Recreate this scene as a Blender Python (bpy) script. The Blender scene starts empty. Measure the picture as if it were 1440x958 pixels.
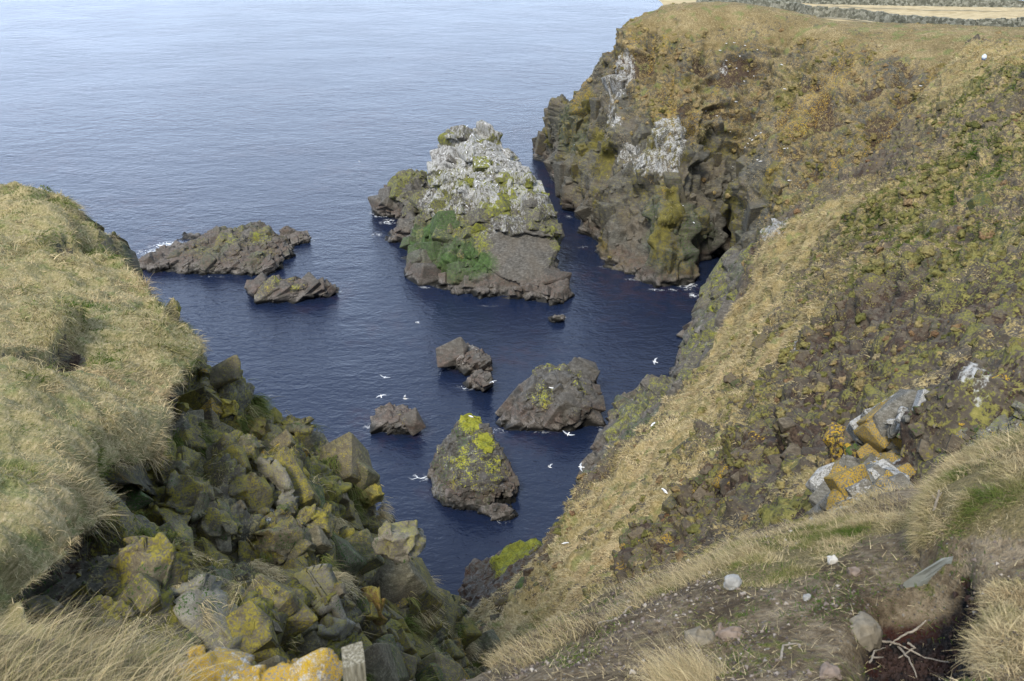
import bpy, math, random
import numpy as np
from mathutils import Vector, noise as mnoise
from mathutils.bvhtree import BVHTree
R = math.radians
rng = np.random.default_rng(7)
random.seed(7)
scene = bpy.context.scene
col = scene.collection

# ------------------------------------------------------------------ camera
H, PITCH, F = 50.0, R(27.0), 1354.0
SI, CO = math.sin(PITCH), math.cos(PITCH)
cd = bpy.data.cameras.new('camera'); cam = bpy.data.objects.new('camera', cd); col.objects.link(cam)
cam.location = (0, 0, H); cam.rotation_euler = (math.pi/2 - PITCH, 0, 0)
cd.sensor_width = 23.5; cd.lens = F/1440*23.5; cd.clip_end = 12000; cd.clip_start = 0.05
cd.dof.use_dof = True; cd.dof.focus_distance = 22; cd.dof.aperture_fstop = 5.6
scene.camera = cam

def P(px, py, t):
    """world point seen at photo pixel (px,py) at axial depth t"""
    dx, dy = (px-720)/F, (479-py)/F
    return np.array([dx*t, (CO + dy*SI)*t, H + (-SI + dy*CO)*t])
def Z(px, py, z):
    dy = (479-py)/F
    return P(px, py, (H-z)/(SI-dy*CO))

# ------------------------------------------------------------------ numpy noise
def _h(ix, iy, iz, s):
    h = (ix.astype(np.uint32)*np.uint32(374761393) + iy.astype(np.uint32)*np.uint32(668265263)
         + iz.astype(np.uint32)*np.uint32(2147483647) + np.uint32(s*974711 & 0xffffffff))
    h = (h ^ (h >> np.uint32(13)))*np.uint32(1274126177)
    h = (h ^ (h >> np.uint32(16)))*np.uint32(2246822519)
    return h ^ (h >> np.uint32(15))
def _f(h): return (h & np.uint32(0xffffff)).astype(np.float32)/np.float32(16777216)
def vnoise(p, s=0):
    p = np.asarray(p, np.float32); i = np.floor(p).astype(np.int32); f = p - i
    w = f*f*f*(f*(f*6-15)+10)
    out = 0
    for a in (0, 1):
        wx = w[:, 0] if a else 1-w[:, 0]
        for b in (0, 1):
            wy = w[:, 1] if b else 1-w[:, 1]
            for c in (0, 1):
                wz = w[:, 2] if c else 1-w[:, 2]
                out = out + wx*wy*wz*_f(_h(i[:, 0]+a, i[:, 1]+b, i[:, 2]+c, s))
    return out
def fbm(p, sc=1.0, oct=4, s=0, g=0.5):
    p = np.asarray(p, np.float32)/sc; o = 0; a = 1.0; t = 0
    for k in range(oct):
        o = o + a*vnoise(p*(2.03**k) + 17.3*k, s+k); t += a; a *= g
    return o/t
def ridge(p, sc=1.0, oct=4, s=0):
    p = np.asarray(p, np.float32)/sc; o = 0; a = 1.0; t = 0
    for k in range(oct):
        o = o + a*(1-np.abs(2*vnoise(p*(2.03**k)+9.1*k, s+k)-1)); t += a; a *= .5
    return o/t
def worley(p, s=0, jit=0.95):
    p = np.asarray(p, np.float32); n = len(p)
    i = np.floor(p).astype(np.int32)
    f1 = np.full(n, 9, np.float32); f2 = f1.copy(); idh = np.zeros(n, np.uint32); vec = np.zeros((n, 3), np.float32)
    for a in (-1, 0, 1):
        for b in (-1, 0, 1):
            for c in (-1, 0, 1):
                jx, jy, jz = i[:, 0]+a, i[:, 1]+b, i[:, 2]+c
                h = _h(jx, jy, jz, s)
                ox = jx+.5+jit*((h & 1023).astype(np.float32)/1023-.5)
                oy = jy+.5+jit*(((h >> np.uint32(10)) & 1023).astype(np.float32)/1023-.5)
                oz = jz+.5+jit*(((h >> np.uint32(20)) & 1023).astype(np.float32)/1023-.5)
                dx, dy, dz = p[:, 0]-ox, p[:, 1]-oy, p[:, 2]-oz
                d = dx*dx+dy*dy+dz*dz
                m = d < f1
                f2 = np.where(m, f1, np.minimum(f2, d)); f1 = np.where(m, d, f1)
                idh = np.where(m, h, idh)
                vec[m, 0] = dx[m]; vec[m, 1] = dy[m]; vec[m, 2] = dz[m]
    return np.sqrt(f1), np.sqrt(f2), idh, vec
def rotm(ax, ay, az):
    from mathutils import Euler
    return np.array(Euler((R(ax), R(ay), R(az))).to_matrix(), np.float32)
def blocks(p, size, rot=(0, 0, 0), s=0, lift=1.0, tilt=0.8, crack=0.35, cw=0.06):
    """faceted, jointed rock: per-cell offset and tilt plus open joints. returns disp/size and crack mask"""
    q = (np.asarray(p, np.float32) @ rotm(*rot))/np.array(size, np.float32)
    wob = np.stack([fbm(q, 1.3, 2, s+60), fbm(q+31, 1.3, 2, s+61), fbm(q+57, 1.3, 2, s+62)], 1)-.5
    q = q + wob*0.35
    f1, f2, h, v = worley(q, s)
    h2 = h*np.uint32(2654435761); h2 ^= h2 >> np.uint32(15)
    g = np.stack([_f(h2), _f(h2*np.uint32(40503)+np.uint32(77)), _f((h2 ^ np.uint32(0x5bd1e995))*np.uint32(97))], 1)-.5
    off = (_f(h2*np.uint32(747796405))-.5)*lift
    e = f2-f1
    cm = np.exp(-(e/cw)**1.5)
    return off + (v*g).sum(1)*2*tilt - crack*cm, cm, _f(h2)
def facet(V, N, size, rot=(0, 0, 0), s=0, tilt=.35, clip=1.0, step=.25, crack=.12, cw=.05):
    """break a surface into flat joint faces: each cell is pressed onto a tilted plane. returns displacement and joint mask"""
    V = np.asarray(V, np.float32); sz = np.array(size, np.float32)
    q = (V @ rotm(*rot))/sz
    wob = np.stack([vnoise(q*.9, s+60), vnoise(q*.9+31, s+61), vnoise(q*.9+57, s+62)], 1)-.5
    f1, f2, h, v = worley(q+wob*.3, s)
    u, inv = np.unique(h, return_inverse=True); n = len(u); cnt = np.bincount(inv, minlength=n)[:, None]
    mV = np.stack([np.bincount(inv, V[:, k], n) for k in range(3)], 1)/cnt; mN = unit(np.stack([np.bincount(inv, N[:, k], n) for k in range(3)], 1)/cnt+1e-6)
    rr = np.random.default_rng(s+900); mN = unit(mN+rr.normal(0, tilt, (n, 3)))
    off = rr.uniform(-1, 1, n)*step*sz.mean()
    nn = mN[inv]; den = (N*nn).sum(1); den = np.where(np.abs(den) < .3, .3, den)
    d = ((mV[inv]-V)*nn).sum(1)/den+off[inv]
    c = clip*sz.mean(); d = c*np.tanh(d/c)
    e = f2-f1; cm = np.exp(-(e/cw)**1.3)
    return (d-crack*sz.mean()*cm).astype(np.float32), cm
def gblur(d, shape, n):
    """soften a displacement over the mesh so joint steps slope instead of tearing"""
    a = np.asarray(d, np.float32).reshape(shape[:2])
    for _ in range(n):
        p = np.pad(a, ((1, 1), (0, 0)), 'edge'); a = .25*p[:-2]+.5*p[1:-1]+.25*p[2:]
        p = np.pad(a, ((0, 0), (1, 1)), 'edge'); a = .25*p[:, :-2]+.5*p[:, 1:-1]+.25*p[:, 2:]
    return a.reshape(-1)
def qblur(d, Q, n):
    m = len(d); cnt = np.maximum(np.bincount(Q.ravel(), minlength=m), 1)
    for _ in range(n):
        f = d[Q].mean(1); d = np.bincount(Q.ravel(), np.repeat(f, 4), m)/cnt
    return d
def zs(x): return (x-x.mean())/max(x.std(), 1e-6)
def sstep(a, b, x):
    t = np.clip((x-a)/(b-a), 0, 1); return t*t*(3-2*t)
def unit(v): return v/np.maximum(np.linalg.norm(v, axis=-1, keepdims=True), 1e-9)

# ------------------------------------------------------------------ mesh helpers
def mesh_np(name, V, Fq, mat=None, attrs=None, smooth=True, tris=None):
    """V (n,3); Fq (m,k) int faces all the same size"""
    me = bpy.data.meshes.new(name)
    V = np.asarray(V, np.float32); Fq = np.asarray(Fq, np.int32)
    me.vertices.add(len(V)); me.vertices.foreach_set('co', V.ravel())
    k = Fq.shape[1]; m = len(Fq)
    me.loops.add(m*k); me.loops.foreach_set('vertex_index', Fq.ravel())
    me.polygons.add(m); me.polygons.foreach_set('loop_start', np.arange(0, m*k, k, dtype=np.int32))
    me.polygons.foreach_set('loop_total', np.full(m, k, np.int32))
    me.polygons.foreach_set('use_smooth', np.broadcast_to(np.asarray(smooth, bool), (m,)).copy())
    me.update(calc_edges=True)
    for an, a in (attrs or {}).items():
        at = me.attributes.new(an, 'FLOAT_COLOR', 'POINT')
        c = np.ones((len(V), 4), np.float32); c[:, :a.shape[1]] = a
        at.data.foreach_set('color', c.ravel())
    if mat: me.materials.append(mat)
    return me
def link(name, me, parent=None, label=None, cat=None, group=None, kind=None):
    o = bpy.data.objects.new(name, me); col.objects.link(o)
    if parent is not None: o.parent = parent
    if label: o['label'] = label
    if cat: o['category'] = cat
    if group: o['group'] = group
    if kind: o['kind'] = kind
    return o
def grid_faces(nr, nc):
    i = np.arange(nr*nc).reshape(nr, nc)
    return np.stack([i[:-1, :-1], i[:-1, 1:], i[1:, 1:], i[1:, :-1]], -1).reshape(-1, 4)
def grid_normals(G):
    du = np.gradient(G, axis=0); dv = np.gradient(G, axis=1)
    return unit(np.cross(dv, du))
def spline(C, ts):
    """smooth curve through the control points along axis 0, tangents held in so it never bulges past them"""
    C = np.asarray(C, float); d = np.diff(C, axis=0); L = np.linalg.norm(d, axis=-1, keepdims=True)+1e-9; u = d/L
    m = np.zeros_like(C); m[1:-1] = (u[:-1]+u[1:])*.5*np.minimum(L[:-1], L[1:]); m[0] = d[0]*.5; m[-1] = d[-1]*.5
    i = np.minimum(ts.astype(int), len(C)-2); f = (ts-i).reshape((-1,)+(1,)*(C.ndim-1))
    return (2*f**3-3*f**2+1)*C[i]+(f**3-2*f**2+f)*m[i]+(3*f**2-2*f**3)*C[i+1]+(f**3-f**2)*m[i+1]
def samples(C, axis, total, hidden=0.25):
    """spread samples over the intervals by how long each looks from where one stands"""
    d = np.linalg.norm(np.diff(C, axis=axis), axis=-1)
    dist = np.linalg.norm(C-np.array([0, 0, H]), axis=-1)
    dist = (dist[1:]+dist[:-1])/2 if axis == 0 else (dist[:, 1:]+dist[:, :-1])/2
    q = C-np.array([0, 0, H]); t = np.maximum(q[..., 1]*CO-q[..., 2]*SI, .1); x = 720+F*q[..., 0]/t; y = 479-F*(q[..., 1]*SI+q[..., 2]*CO)/t
    v = ((x > -150) & (x < 1590) & (y > -150) & (y < 1200)).astype(float); v = np.maximum(v[1:], v[:-1]) if axis == 0 else np.maximum(v[:, 1:], v[:, :-1])
    L = d/dist*(.08+.92*v)
    L = np.mean(L, axis=1-axis)
    w = np.maximum(L, 0.02*L.max()); w = np.minimum(w, np.median(w)*3)
    n = np.maximum(2, np.round(w/w.sum()*total)).astype(int)
    ts = []
    for i, k in enumerate(n): ts += [i+j/k for j in range(k)]
    return np.array(ts+[C.shape[axis]-1-1e-6])
def loft(rows, nu, nv):
    C = np.array(rows, float); A = spline(C, samples(C, 0, nu))
    return np.swapaxes(spline(np.swapaxes(A, 0, 1), samples(C, 1, nv)), 0, 1)
def pick(G, px, py):
    """world position on a surface nearest to a sight line"""
    dx, dy = (px-720)/F, (479-py)/F
    d = np.array([dx, CO+dy*SI, -SI+dy*CO]); d /= np.linalg.norm(d)
    V = G.reshape(-1, 3)-np.array([0, 0, H]); t = V@d
    e = np.linalg.norm(V-t[:, None]*d, axis=1)/np.maximum(t, .1)
    e = np.where(t < .3, 9, e)
    near = e < max(e.min()*2.5, 0.0025)
    i = np.where(near)[0][np.argmin(t[near])]
    return G.reshape(-1, 3)[i].copy()
def blob(V, c, r, warp=None):
    """soft spot of radius r (scalar or xyz) about a point"""
    d = np.linalg.norm((V-c)/np.array(r), axis=1)
    if warp is not None: d = d + warp
    return 1-sstep(0.55, 1.15, d)
def inpoly(V, poly):
    x, y = V[:, 0], V[:, 1]; n = len(poly); ins = np.zeros(len(V), bool)
    for i in range(n):
        x1, y1 = poly[i][:2]; x2, y2 = poly[(i+1) % n][:2]
        c = ((y1 > y) != (y2 > y)) & (x < (x2-x1)*(y-y1)/((y2-y1) if abs(y2-y1) > 1e-9 else 1e-9)+x1)
        ins ^= c
    return ins
def polydist(V, poly, closed=True):
    d = np.full(len(V), 1e9); n = len(poly)
    for i in range(n if closed else n-1):
        a = np.array(poly[i][:2]); b = np.array(poly[(i+1) % n][:2]); ab = b-a
        q = V[:, :2]-a; t = np.clip((q@ab)/max(ab@ab, 1e-9), 0, 1)
        d = np.minimum(d, np.linalg.norm(q-t[:, None]*ab, axis=1))
    return d

# ------------------------------------------------------------------ node helper
class NT:
    def __init__(s, name):
        s.m = bpy.data.materials.new(name); s.m.use_nodes = True; s.t = s.m.node_tree; s.t.nodes.clear()
        s.pos = s.n('ShaderNodeNewGeometry').outputs['Position']
    def n(s, typ, **kw):
        nd = s.t.nodes.new(typ)
        for k, v in kw.items():
            if k in nd.bl_rna.properties: setattr(nd, k, v)
            else: s.put(nd.inputs[k], v)
        return nd
    def put(s, sock, v):
        if isinstance(v, bpy.types.NodeSocket): s.t.links.new(v, sock)
        else:
            if sock.type == 'RGBA' and len(v) == 3: v = (*v, 1)
            sock.default_value = v
    def noise(s, scale, detail=4, rough=.55, vec=None, dist=0, out='Fac'):
        nd = s.n('ShaderNodeTexNoise', Scale=scale, Detail=detail, Roughness=rough, Distortion=dist)
        s.put(nd.inputs['Vector'], vec if vec is not None else s.pos); return nd.outputs[out]
    def vor(s, scale, feature='F1', out='Distance', vec=None, rand=1.0):
        nd = s.n('ShaderNodeTexVoronoi', feature=feature, Scale=scale, Randomness=rand)
        s.put(nd.inputs['Vector'], vec if vec is not None else s.pos); return nd.outputs[out]
    def math(s, op, a, b=0.0, c=0.0, clamp=False):
        nd = s.n('ShaderNodeMath', operation=op, use_clamp=clamp); s.put(nd.inputs[0], a); s.put(nd.inputs[1], b); s.put(nd.inputs[2], c)
        return nd.outputs[0]
    def mix(s, f, a, b, mode='MIX'):
        nd = s.n('ShaderNodeMix', data_type='RGBA', blend_type=mode); s.put(nd.inputs[0], f); s.put(nd.inputs[6], a); s.put(nd.inputs[7], b)
        return nd.outputs[2]
    def ss(s, x, a, b, lo=0.0, hi=1.0):
        nd = s.n('ShaderNodeMapRange', interpolation_type='SMOOTHSTEP'); s.put(nd.inputs[0], x)
        for i, v in enumerate((a, b, lo, hi)): s.put(nd.inputs[i+1], v)
        return nd.outputs[0]
    def ramp(s, x, stops):
        nd = s.n('ShaderNodeValToRGB'); s.put(nd.inputs[0], x); e = nd.color_ramp.elements
        while len(e) < len(stops): e.new(.5)
        for q, (p, c) in zip(e, stops): q.position = p; q.color = (*c, 1)
        return nd.outputs[0]
    def attr(s, name):
        a = s.n('ShaderNodeAttribute', attribute_name=name); sp = s.n('ShaderNodeSeparateColor'); s.t.links.new(a.outputs['Color'], sp.inputs[0])
        return sp.outputs[0], sp.outputs[1], sp.outputs[2]
    def stretch(s, sc, rot=(0, 0, 0), vec=None):
        m = s.n('ShaderNodeMapping'); s.put(m.inputs['Vector'], vec if vec is not None else s.pos)
        m.inputs['Scale'].default_value = sc; m.inputs['Rotation'].default_value = [R(a) for a in rot]; return m.outputs[0]
    def bump(s, h, dist, strength=1.0, normal=None):
        b = s.n('ShaderNodeBump', Strength=strength, Distance=dist, Height=h)
        if normal is not None: s.put(b.inputs['Normal'], normal)
        return b.outputs[0]
    def out(s, color, rough=.9, normal=None, spec=.25, **kw):
        b = s.n('ShaderNodeBsdfPrincipled'); s.put(b.inputs['Base Color'], color); s.put(b.inputs['Roughness'], rough)
        s.put(b.inputs['Specular IOR Level'], spec)
        if normal is not None: s.put(b.inputs['Normal'], normal)
        for k, v in kw.items(): s.put(b.inputs[k], v)
        o = s.n('ShaderNodeOutputMaterial'); s.t.links.new(b.outputs[0], o.inputs[0]); s.b = b; return s.m
# ------------------------------------------------------------------ materials
def terrain_mat(name, S=1.0, rock=((.05,.048,.04),(.13,.125,.105),(.24,.23,.2)), strata=(0,0,0), grass=((.10,.11,.035),(.25,.21,.10),(.42,.35,.20)),
                moss=((.035,.05,.012),(.10,.12,.025),(.19,.19,.04)), bumpd=0.05, tide=True, brown=.45):
    """S = size in metres of the main surface mottling. attributes m1=(grass,moss,soil) m2=(lichen,guano,green algae)"""
    s = NT(name)
    g, mo, so = s.attr('m1'); li, gu, al = s.attr('m2')
    k = 1.0/S
    hi = lambda n: s.ss(n, .36, .64)
    nb = s.noise(k*.35, 5, .6); nm = s.noise(k*2.2, 6, .65); nf = s.noise(k*11, 4, .65); nx = s.noise(k*40, 2, .6)
    st = s.noise(k*2.0, 5, .6, s.stretch((1, 1, 4.5), strata))
    # rock
    rc = s.ramp(s.math('ADD', s.math('MULTIPLY', st, .55), s.math('MULTIPLY', nm, .45)), ((.34, rock[0]), (.5, rock[1]), (.68, rock[2])))
    rc = s.mix(s.ss(nb, .45, .62, 0, brown), rc, (.16, .125, .085))
    rc = s.mix(s.ss(nf, .3, .72, .55, 0), rc, (.035, .033, .028))
    speck = s.ss(s.vor(k*6.5), .18, .10, 0, .25)
    rc = s.mix(s.math('MULTIPLY', speck, s.ss(nb, .4, .6)), rc, (.34, .34, .30))
    c = rc
    def over(c, mask, n, colr, w=.5, sharp=.12):
        m = s.math('ADD', mask, s.math('MULTIPLY', s.math('SUBTRACT', hi(n), .5), w*1.7))
        m = s.math('MULTIPLY', m, s.ss(mask, .02, .15))
        return s.mix(s.ss(m, .5-sharp, .5+sharp), c, colr)
    soilc = s.ramp(nf, ((.3, (.018, .012, .009)), (.5, (.05, .034, .024)), (.7, (.095, .066, .046))))
    c = over(c, so, nm, soilc, .45)
    algc = s.ramp(nm, ((.3, (.02, .038, .012)), (.55, (.045, .085, .022)), (.75, (.09, .14, .035))))
    c = over(c, al, nf, algc, .5)
    mossc = s.ramp(s.math('ADD', s.math('MULTIPLY', nf, .5), s.math('MULTIPLY', nm, .5)), ((.34, moss[0]), (.5, moss[1]), (.66, moss[2])))
    c = over(c, mo, s.math('ADD', s.math('MULTIPLY', nf, .6), s.math('MULTIPLY', nm, .4)), mossc, .6, .16)
    fib = s.noise(k*9, 5, .7, s.stretch((1, .35, 1.6), (20, 10, 35)), .4)
    grc = s.ramp(s.math('ADD', s.math('MULTIPLY', fib, .7), s.math('MULTIPLY', nb, .3)), ((.34, grass[0]), (.5, grass[1]), (.64, grass[2])))
    grc = s.mix(s.ss(s.noise(k*.8, 3), .52, .66, 0, .6), grc, s.ramp(fib, ((.3, (.05, .08, .02)), (.7, (.16, .19, .06)))))
    c = over(c, g, s.math('ADD', s.math('MULTIPLY', nf, .5), s.math('MULTIPLY', nm, .5)), grc, .55, .16)
    lic = s.ramp(nx, ((.3, (.20, .12, .02)), (.7, (.40, .27, .03))))
    c = over(c, li, nf, lic, .6, .06)
    guc = s.ramp(nf, ((.35, (.20, .20, .19)), (.6, (.36, .36, .35))))
    gst = s.noise(k*3, 5, .65, s.stretch((1, 1, .35)))
    c = over(c, gu, s.math('ADD', s.math('MULTIPLY', nf, .4), s.math('MULTIPLY', gst, .6)), guc, .75, .38)
    rough = .9
    if tide:
        z = s.n('ShaderNodeSeparateXYZ', Vector=s.pos).outputs[2]
        zn = s.math('ADD', z, s.math('MULTIPLY', s.math('SUBTRACT', s.noise(.35, 4), .5), 3.0))
        c = s.mix(s.math('MULTIPLY', s.ss(zn, 3.0, 1.2, 0, .5), s.ss(nm, .38, .58)), c, s.ramp(nf, ((.35, (.04, .022, .017)), (.65, (.13, .075, .055)))))
        c = s.mix(s.math('MULTIPLY', s.ss(zn, 1.6, .7, 0, .7), s.ss(nm, .45, .5)), c, s.ramp(nf, ((.35, (.07, .066, .06)), (.65, (.20, .19, .175)))))
        c = s.mix(s.ss(zn, .75, .25, 0, .95), c, (.012, .012, .011))
        rough = s.ss(z, .9, .2, .9, .35)
    hgt = s.math('ADD', s.math('MULTIPLY', nm, .6), s.math('ADD', s.math('MULTIPLY', nf, .3), s.math('MULTIPLY', fib, s.math('MULTIPLY', g, .4))))
    nrm = s.bump(hgt, bumpd, 1.0)
    return s.out(c, rough, nrm, .2)

def water_mat():
    s = NT('sea_water')
    v1 = s.stretch((1, 1.5, 1), (0, 0, 38)); v2 = s.stretch((1, 1.8, 1), (0, 0, -25)); v3 = s.stretch((1, 1.3, 1), (0, 0, 60))
    a = s.noise(.22, 3, .5, v1, .6); b = s.noise(.75, 3, .55, v2, .5); c = s.noise(2.6, 3, .6, v3, .3); d = s.noise(.035, 2, .5, v1)
    h = s.math('ADD', s.math('MULTIPLY', a, .75), s.math('ADD', s.math('MULTIPLY', b, .5), s.math('MULTIPLY', c, .22)))
    calm = s.ss(d, .35, .65, .55, 1.0)
    bmp = s.bump(s.math('MULTIPLY', h, calm), .26, 1.0)
    weed = s.math('MULTIPLY', s.ss(s.noise(.05, 4, .6), .50, .62), s.ss(s.noise(.5, 4, .7), .42, .6, 0, .5))
    basec = s.mix(weed, (.009, .015, .036), (.028, .019, .032))
    return s.out(basec, .12, bmp, .5, IOR=1.33)
def foam_mat():
    s = NT('sea_foam')
    e = s.attr('m1')[0]
    n1 = s.noise(.9, 5, .7, None, 1.2); w = s.vor(1.1, 'DISTANCE_TO_EDGE', vec=s.stretch((1, 1, 1)))
    lace = s.math('ADD', s.ss(n1, .42, .62), s.ss(w, .09, .02, 0, .6), clamp=True)
    a = s.ss(s.math('MULTIPLY', s.math('MULTIPLY', lace, e), 1.0), .26, .95)
    return s.out((.82, .85, .88), .8, None, .3, Alpha=a)
def simple(name, c, rough=.8, var=.25, sc=30, bump=0.0):
    s = NT(name); n = s.noise(sc, 4, .6)
    cc = s.mix(s.ss(n, .3, .7), tuple(x*(1-var) for x in c), tuple(min(1, x*(1+var)) for x in c))
    return s.out(cc, rough, s.bump(n, bump) if bump else None, .3)
def blade_mat(name, lift=1.0):
    s = NT(name)
    r, g, b = s.attr('tone')   # r: 0 green .. 1 straw, g brightness jitter, b height
    c = s.ramp(r, ((0, (.06, .115, .02)), (.35, (.14, .165, .045)), (.55, (.31, .265, .13)), (.8, (.54, .455, .28)), (1, (.45, .35, .20))))
    c = s.mix(1.0, c, s.ramp(g, ((0, (.55, .55, .55)), (1, (1.25, 1.25, 1.25)))), 'MULTIPLY')
    bs = s.n('ShaderNodeBsdfDiffuse', Color=c); tr = s.n('ShaderNodeBsdfTranslucent', Color=c)
    mx = s.n('ShaderNodeMixShader'); mx.inputs[0].default_value = .3
    s.t.links.new(bs.outputs[0], mx.inputs[1]); s.t.links.new(tr.outputs[0], mx.inputs[2])
    o = s.n('ShaderNodeOutputMaterial'); s.t.links.new(mx.outputs[0], o.inputs[0]); return s.m
# ------------------------------------------------------------------ light: bright thin overcast, soft sun from the upper right behind
SUN_EL, SUN_AZ = 48.0, 200.0     # azimuth clockwise from +Y: behind the camera, a little to the left
w = bpy.data.worlds.new('World'); scene.world = w; w.use_nodes = True; nt = w.node_tree; nt.nodes.clear()
sky = nt.nodes.new('ShaderNodeTexSky'); sky.sky_type = 'NISHITA'; sky.sun_disc = False
sky.sun_elevation = R(SUN_EL); sky.sun_rotation = R(SUN_AZ); sky.air_density = 1.0; sky.dust_density = 4.0; sky.ozone_density = 1.0
tc = nt.nodes.new('ShaderNodeTexCoord'); nz = nt.nodes.new('ShaderNodeTexNoise'); nz.inputs['Scale'].default_value = 2.2; nz.inputs['Detail'].default_value = 5
nt.links.new(tc.outputs['Generated'], nz.inputs['Vector'])
mr = nt.nodes.new('ShaderNodeMapRange'); mr.inputs[1].default_value = .3; mr.inputs[2].default_value = .7; mr.inputs[3].default_value = .55; mr.inputs[4].default_value = .9
nt.links.new(nz.outputs[0], mr.inputs[0])
mx = nt.nodes.new('ShaderNodeMix'); mx.data_type = 'RGBA'; nt.links.new(mr.outputs[0], mx.inputs[0]); nt.links.new(sky.outputs[0], mx.inputs[6])
mx.inputs[7].default_value = (7.4, 8.9, 11.5, 1)
bg = nt.nodes.new('ShaderNodeBackground'); bg.inputs['Strength'].default_value = .11; nt.links.new(mx.outputs[2], bg.inputs[0])
sx = nt.nodes.new('ShaderNodeSeparateXYZ'); nt.links.new(tc.outputs['Generated'], sx.inputs[0])
hz = nt.nodes.new('ShaderNodeMapRange'); nt.links.new(sx.outputs[2], hz.inputs[0]); hz.inputs[1].default_value = 0; hz.inputs[2].default_value = .55; hz.inputs[3].default_value = .106; hz.inputs[4].default_value = .05
nt.links.new(hz.outputs[0], bg.inputs['Strength'])
wo = nt.nodes.new('ShaderNodeOutputWorld'); nt.links.new(bg.outputs[0], wo.inputs[0])
sl = bpy.data.lights.new('sun', 'SUN'); sl.energy = 1.5; sl.angle = R(12); sl.color = (1, .93, .80)
so_ = bpy.data.objects.new('sun', sl); col.objects.link(so_)
az = R(SUN_AZ); el = R(SUN_EL)
dv = Vector((math.sin(az)*math.cos(el), math.cos(az)*math.cos(el), math.sin(el)))
so_.rotation_euler = dv.to_track_quat('Z', 'Y').to_euler()
scene.view_settings.view_transform = 'Standard'; scene.view_settings.look = 'None'; scene.view_settings.exposure = 1.55; scene.view_settings.gamma = 1.0
scene.cycles.use_denoising = True
scene.cycles.max_bounces = 5; scene.cycles.diffuse_bounces = 3; scene.cycles.glossy_bounces = 3; scene.cycles.transparent_max_bounces = 6
scene.cycles.caustics_reflective = False; scene.cycles.caustics_refractive = False
# ------------------------------------------------------------------ sea
MW = water_mat(); MF = foam_mat()
def sea():
    xs = np.concatenate([[-6000, -2500, -900, -400], np.linspace(-200, 200, 41), [400, 900, 2500, 6000]])
    ys = np.concatenate([[-2500, -900, -300], np.linspace(-60, 400, 47), [700, 1500, 4000, 9000]])
    X, Y = np.meshgrid(xs, ys); G = np.stack([X, Y, 0*X], -1)
    me = mesh_np('sea', G.reshape(-1, 3), grid_faces(len(ys), len(xs)), MW)
    link('sea', me, kind='structure', label='dark blue rippled sea filling the inlet and paling to the distance', cat='sea')
sea()

def gv(G): return G.reshape(-1, 3).astype(np.float32)

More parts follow.
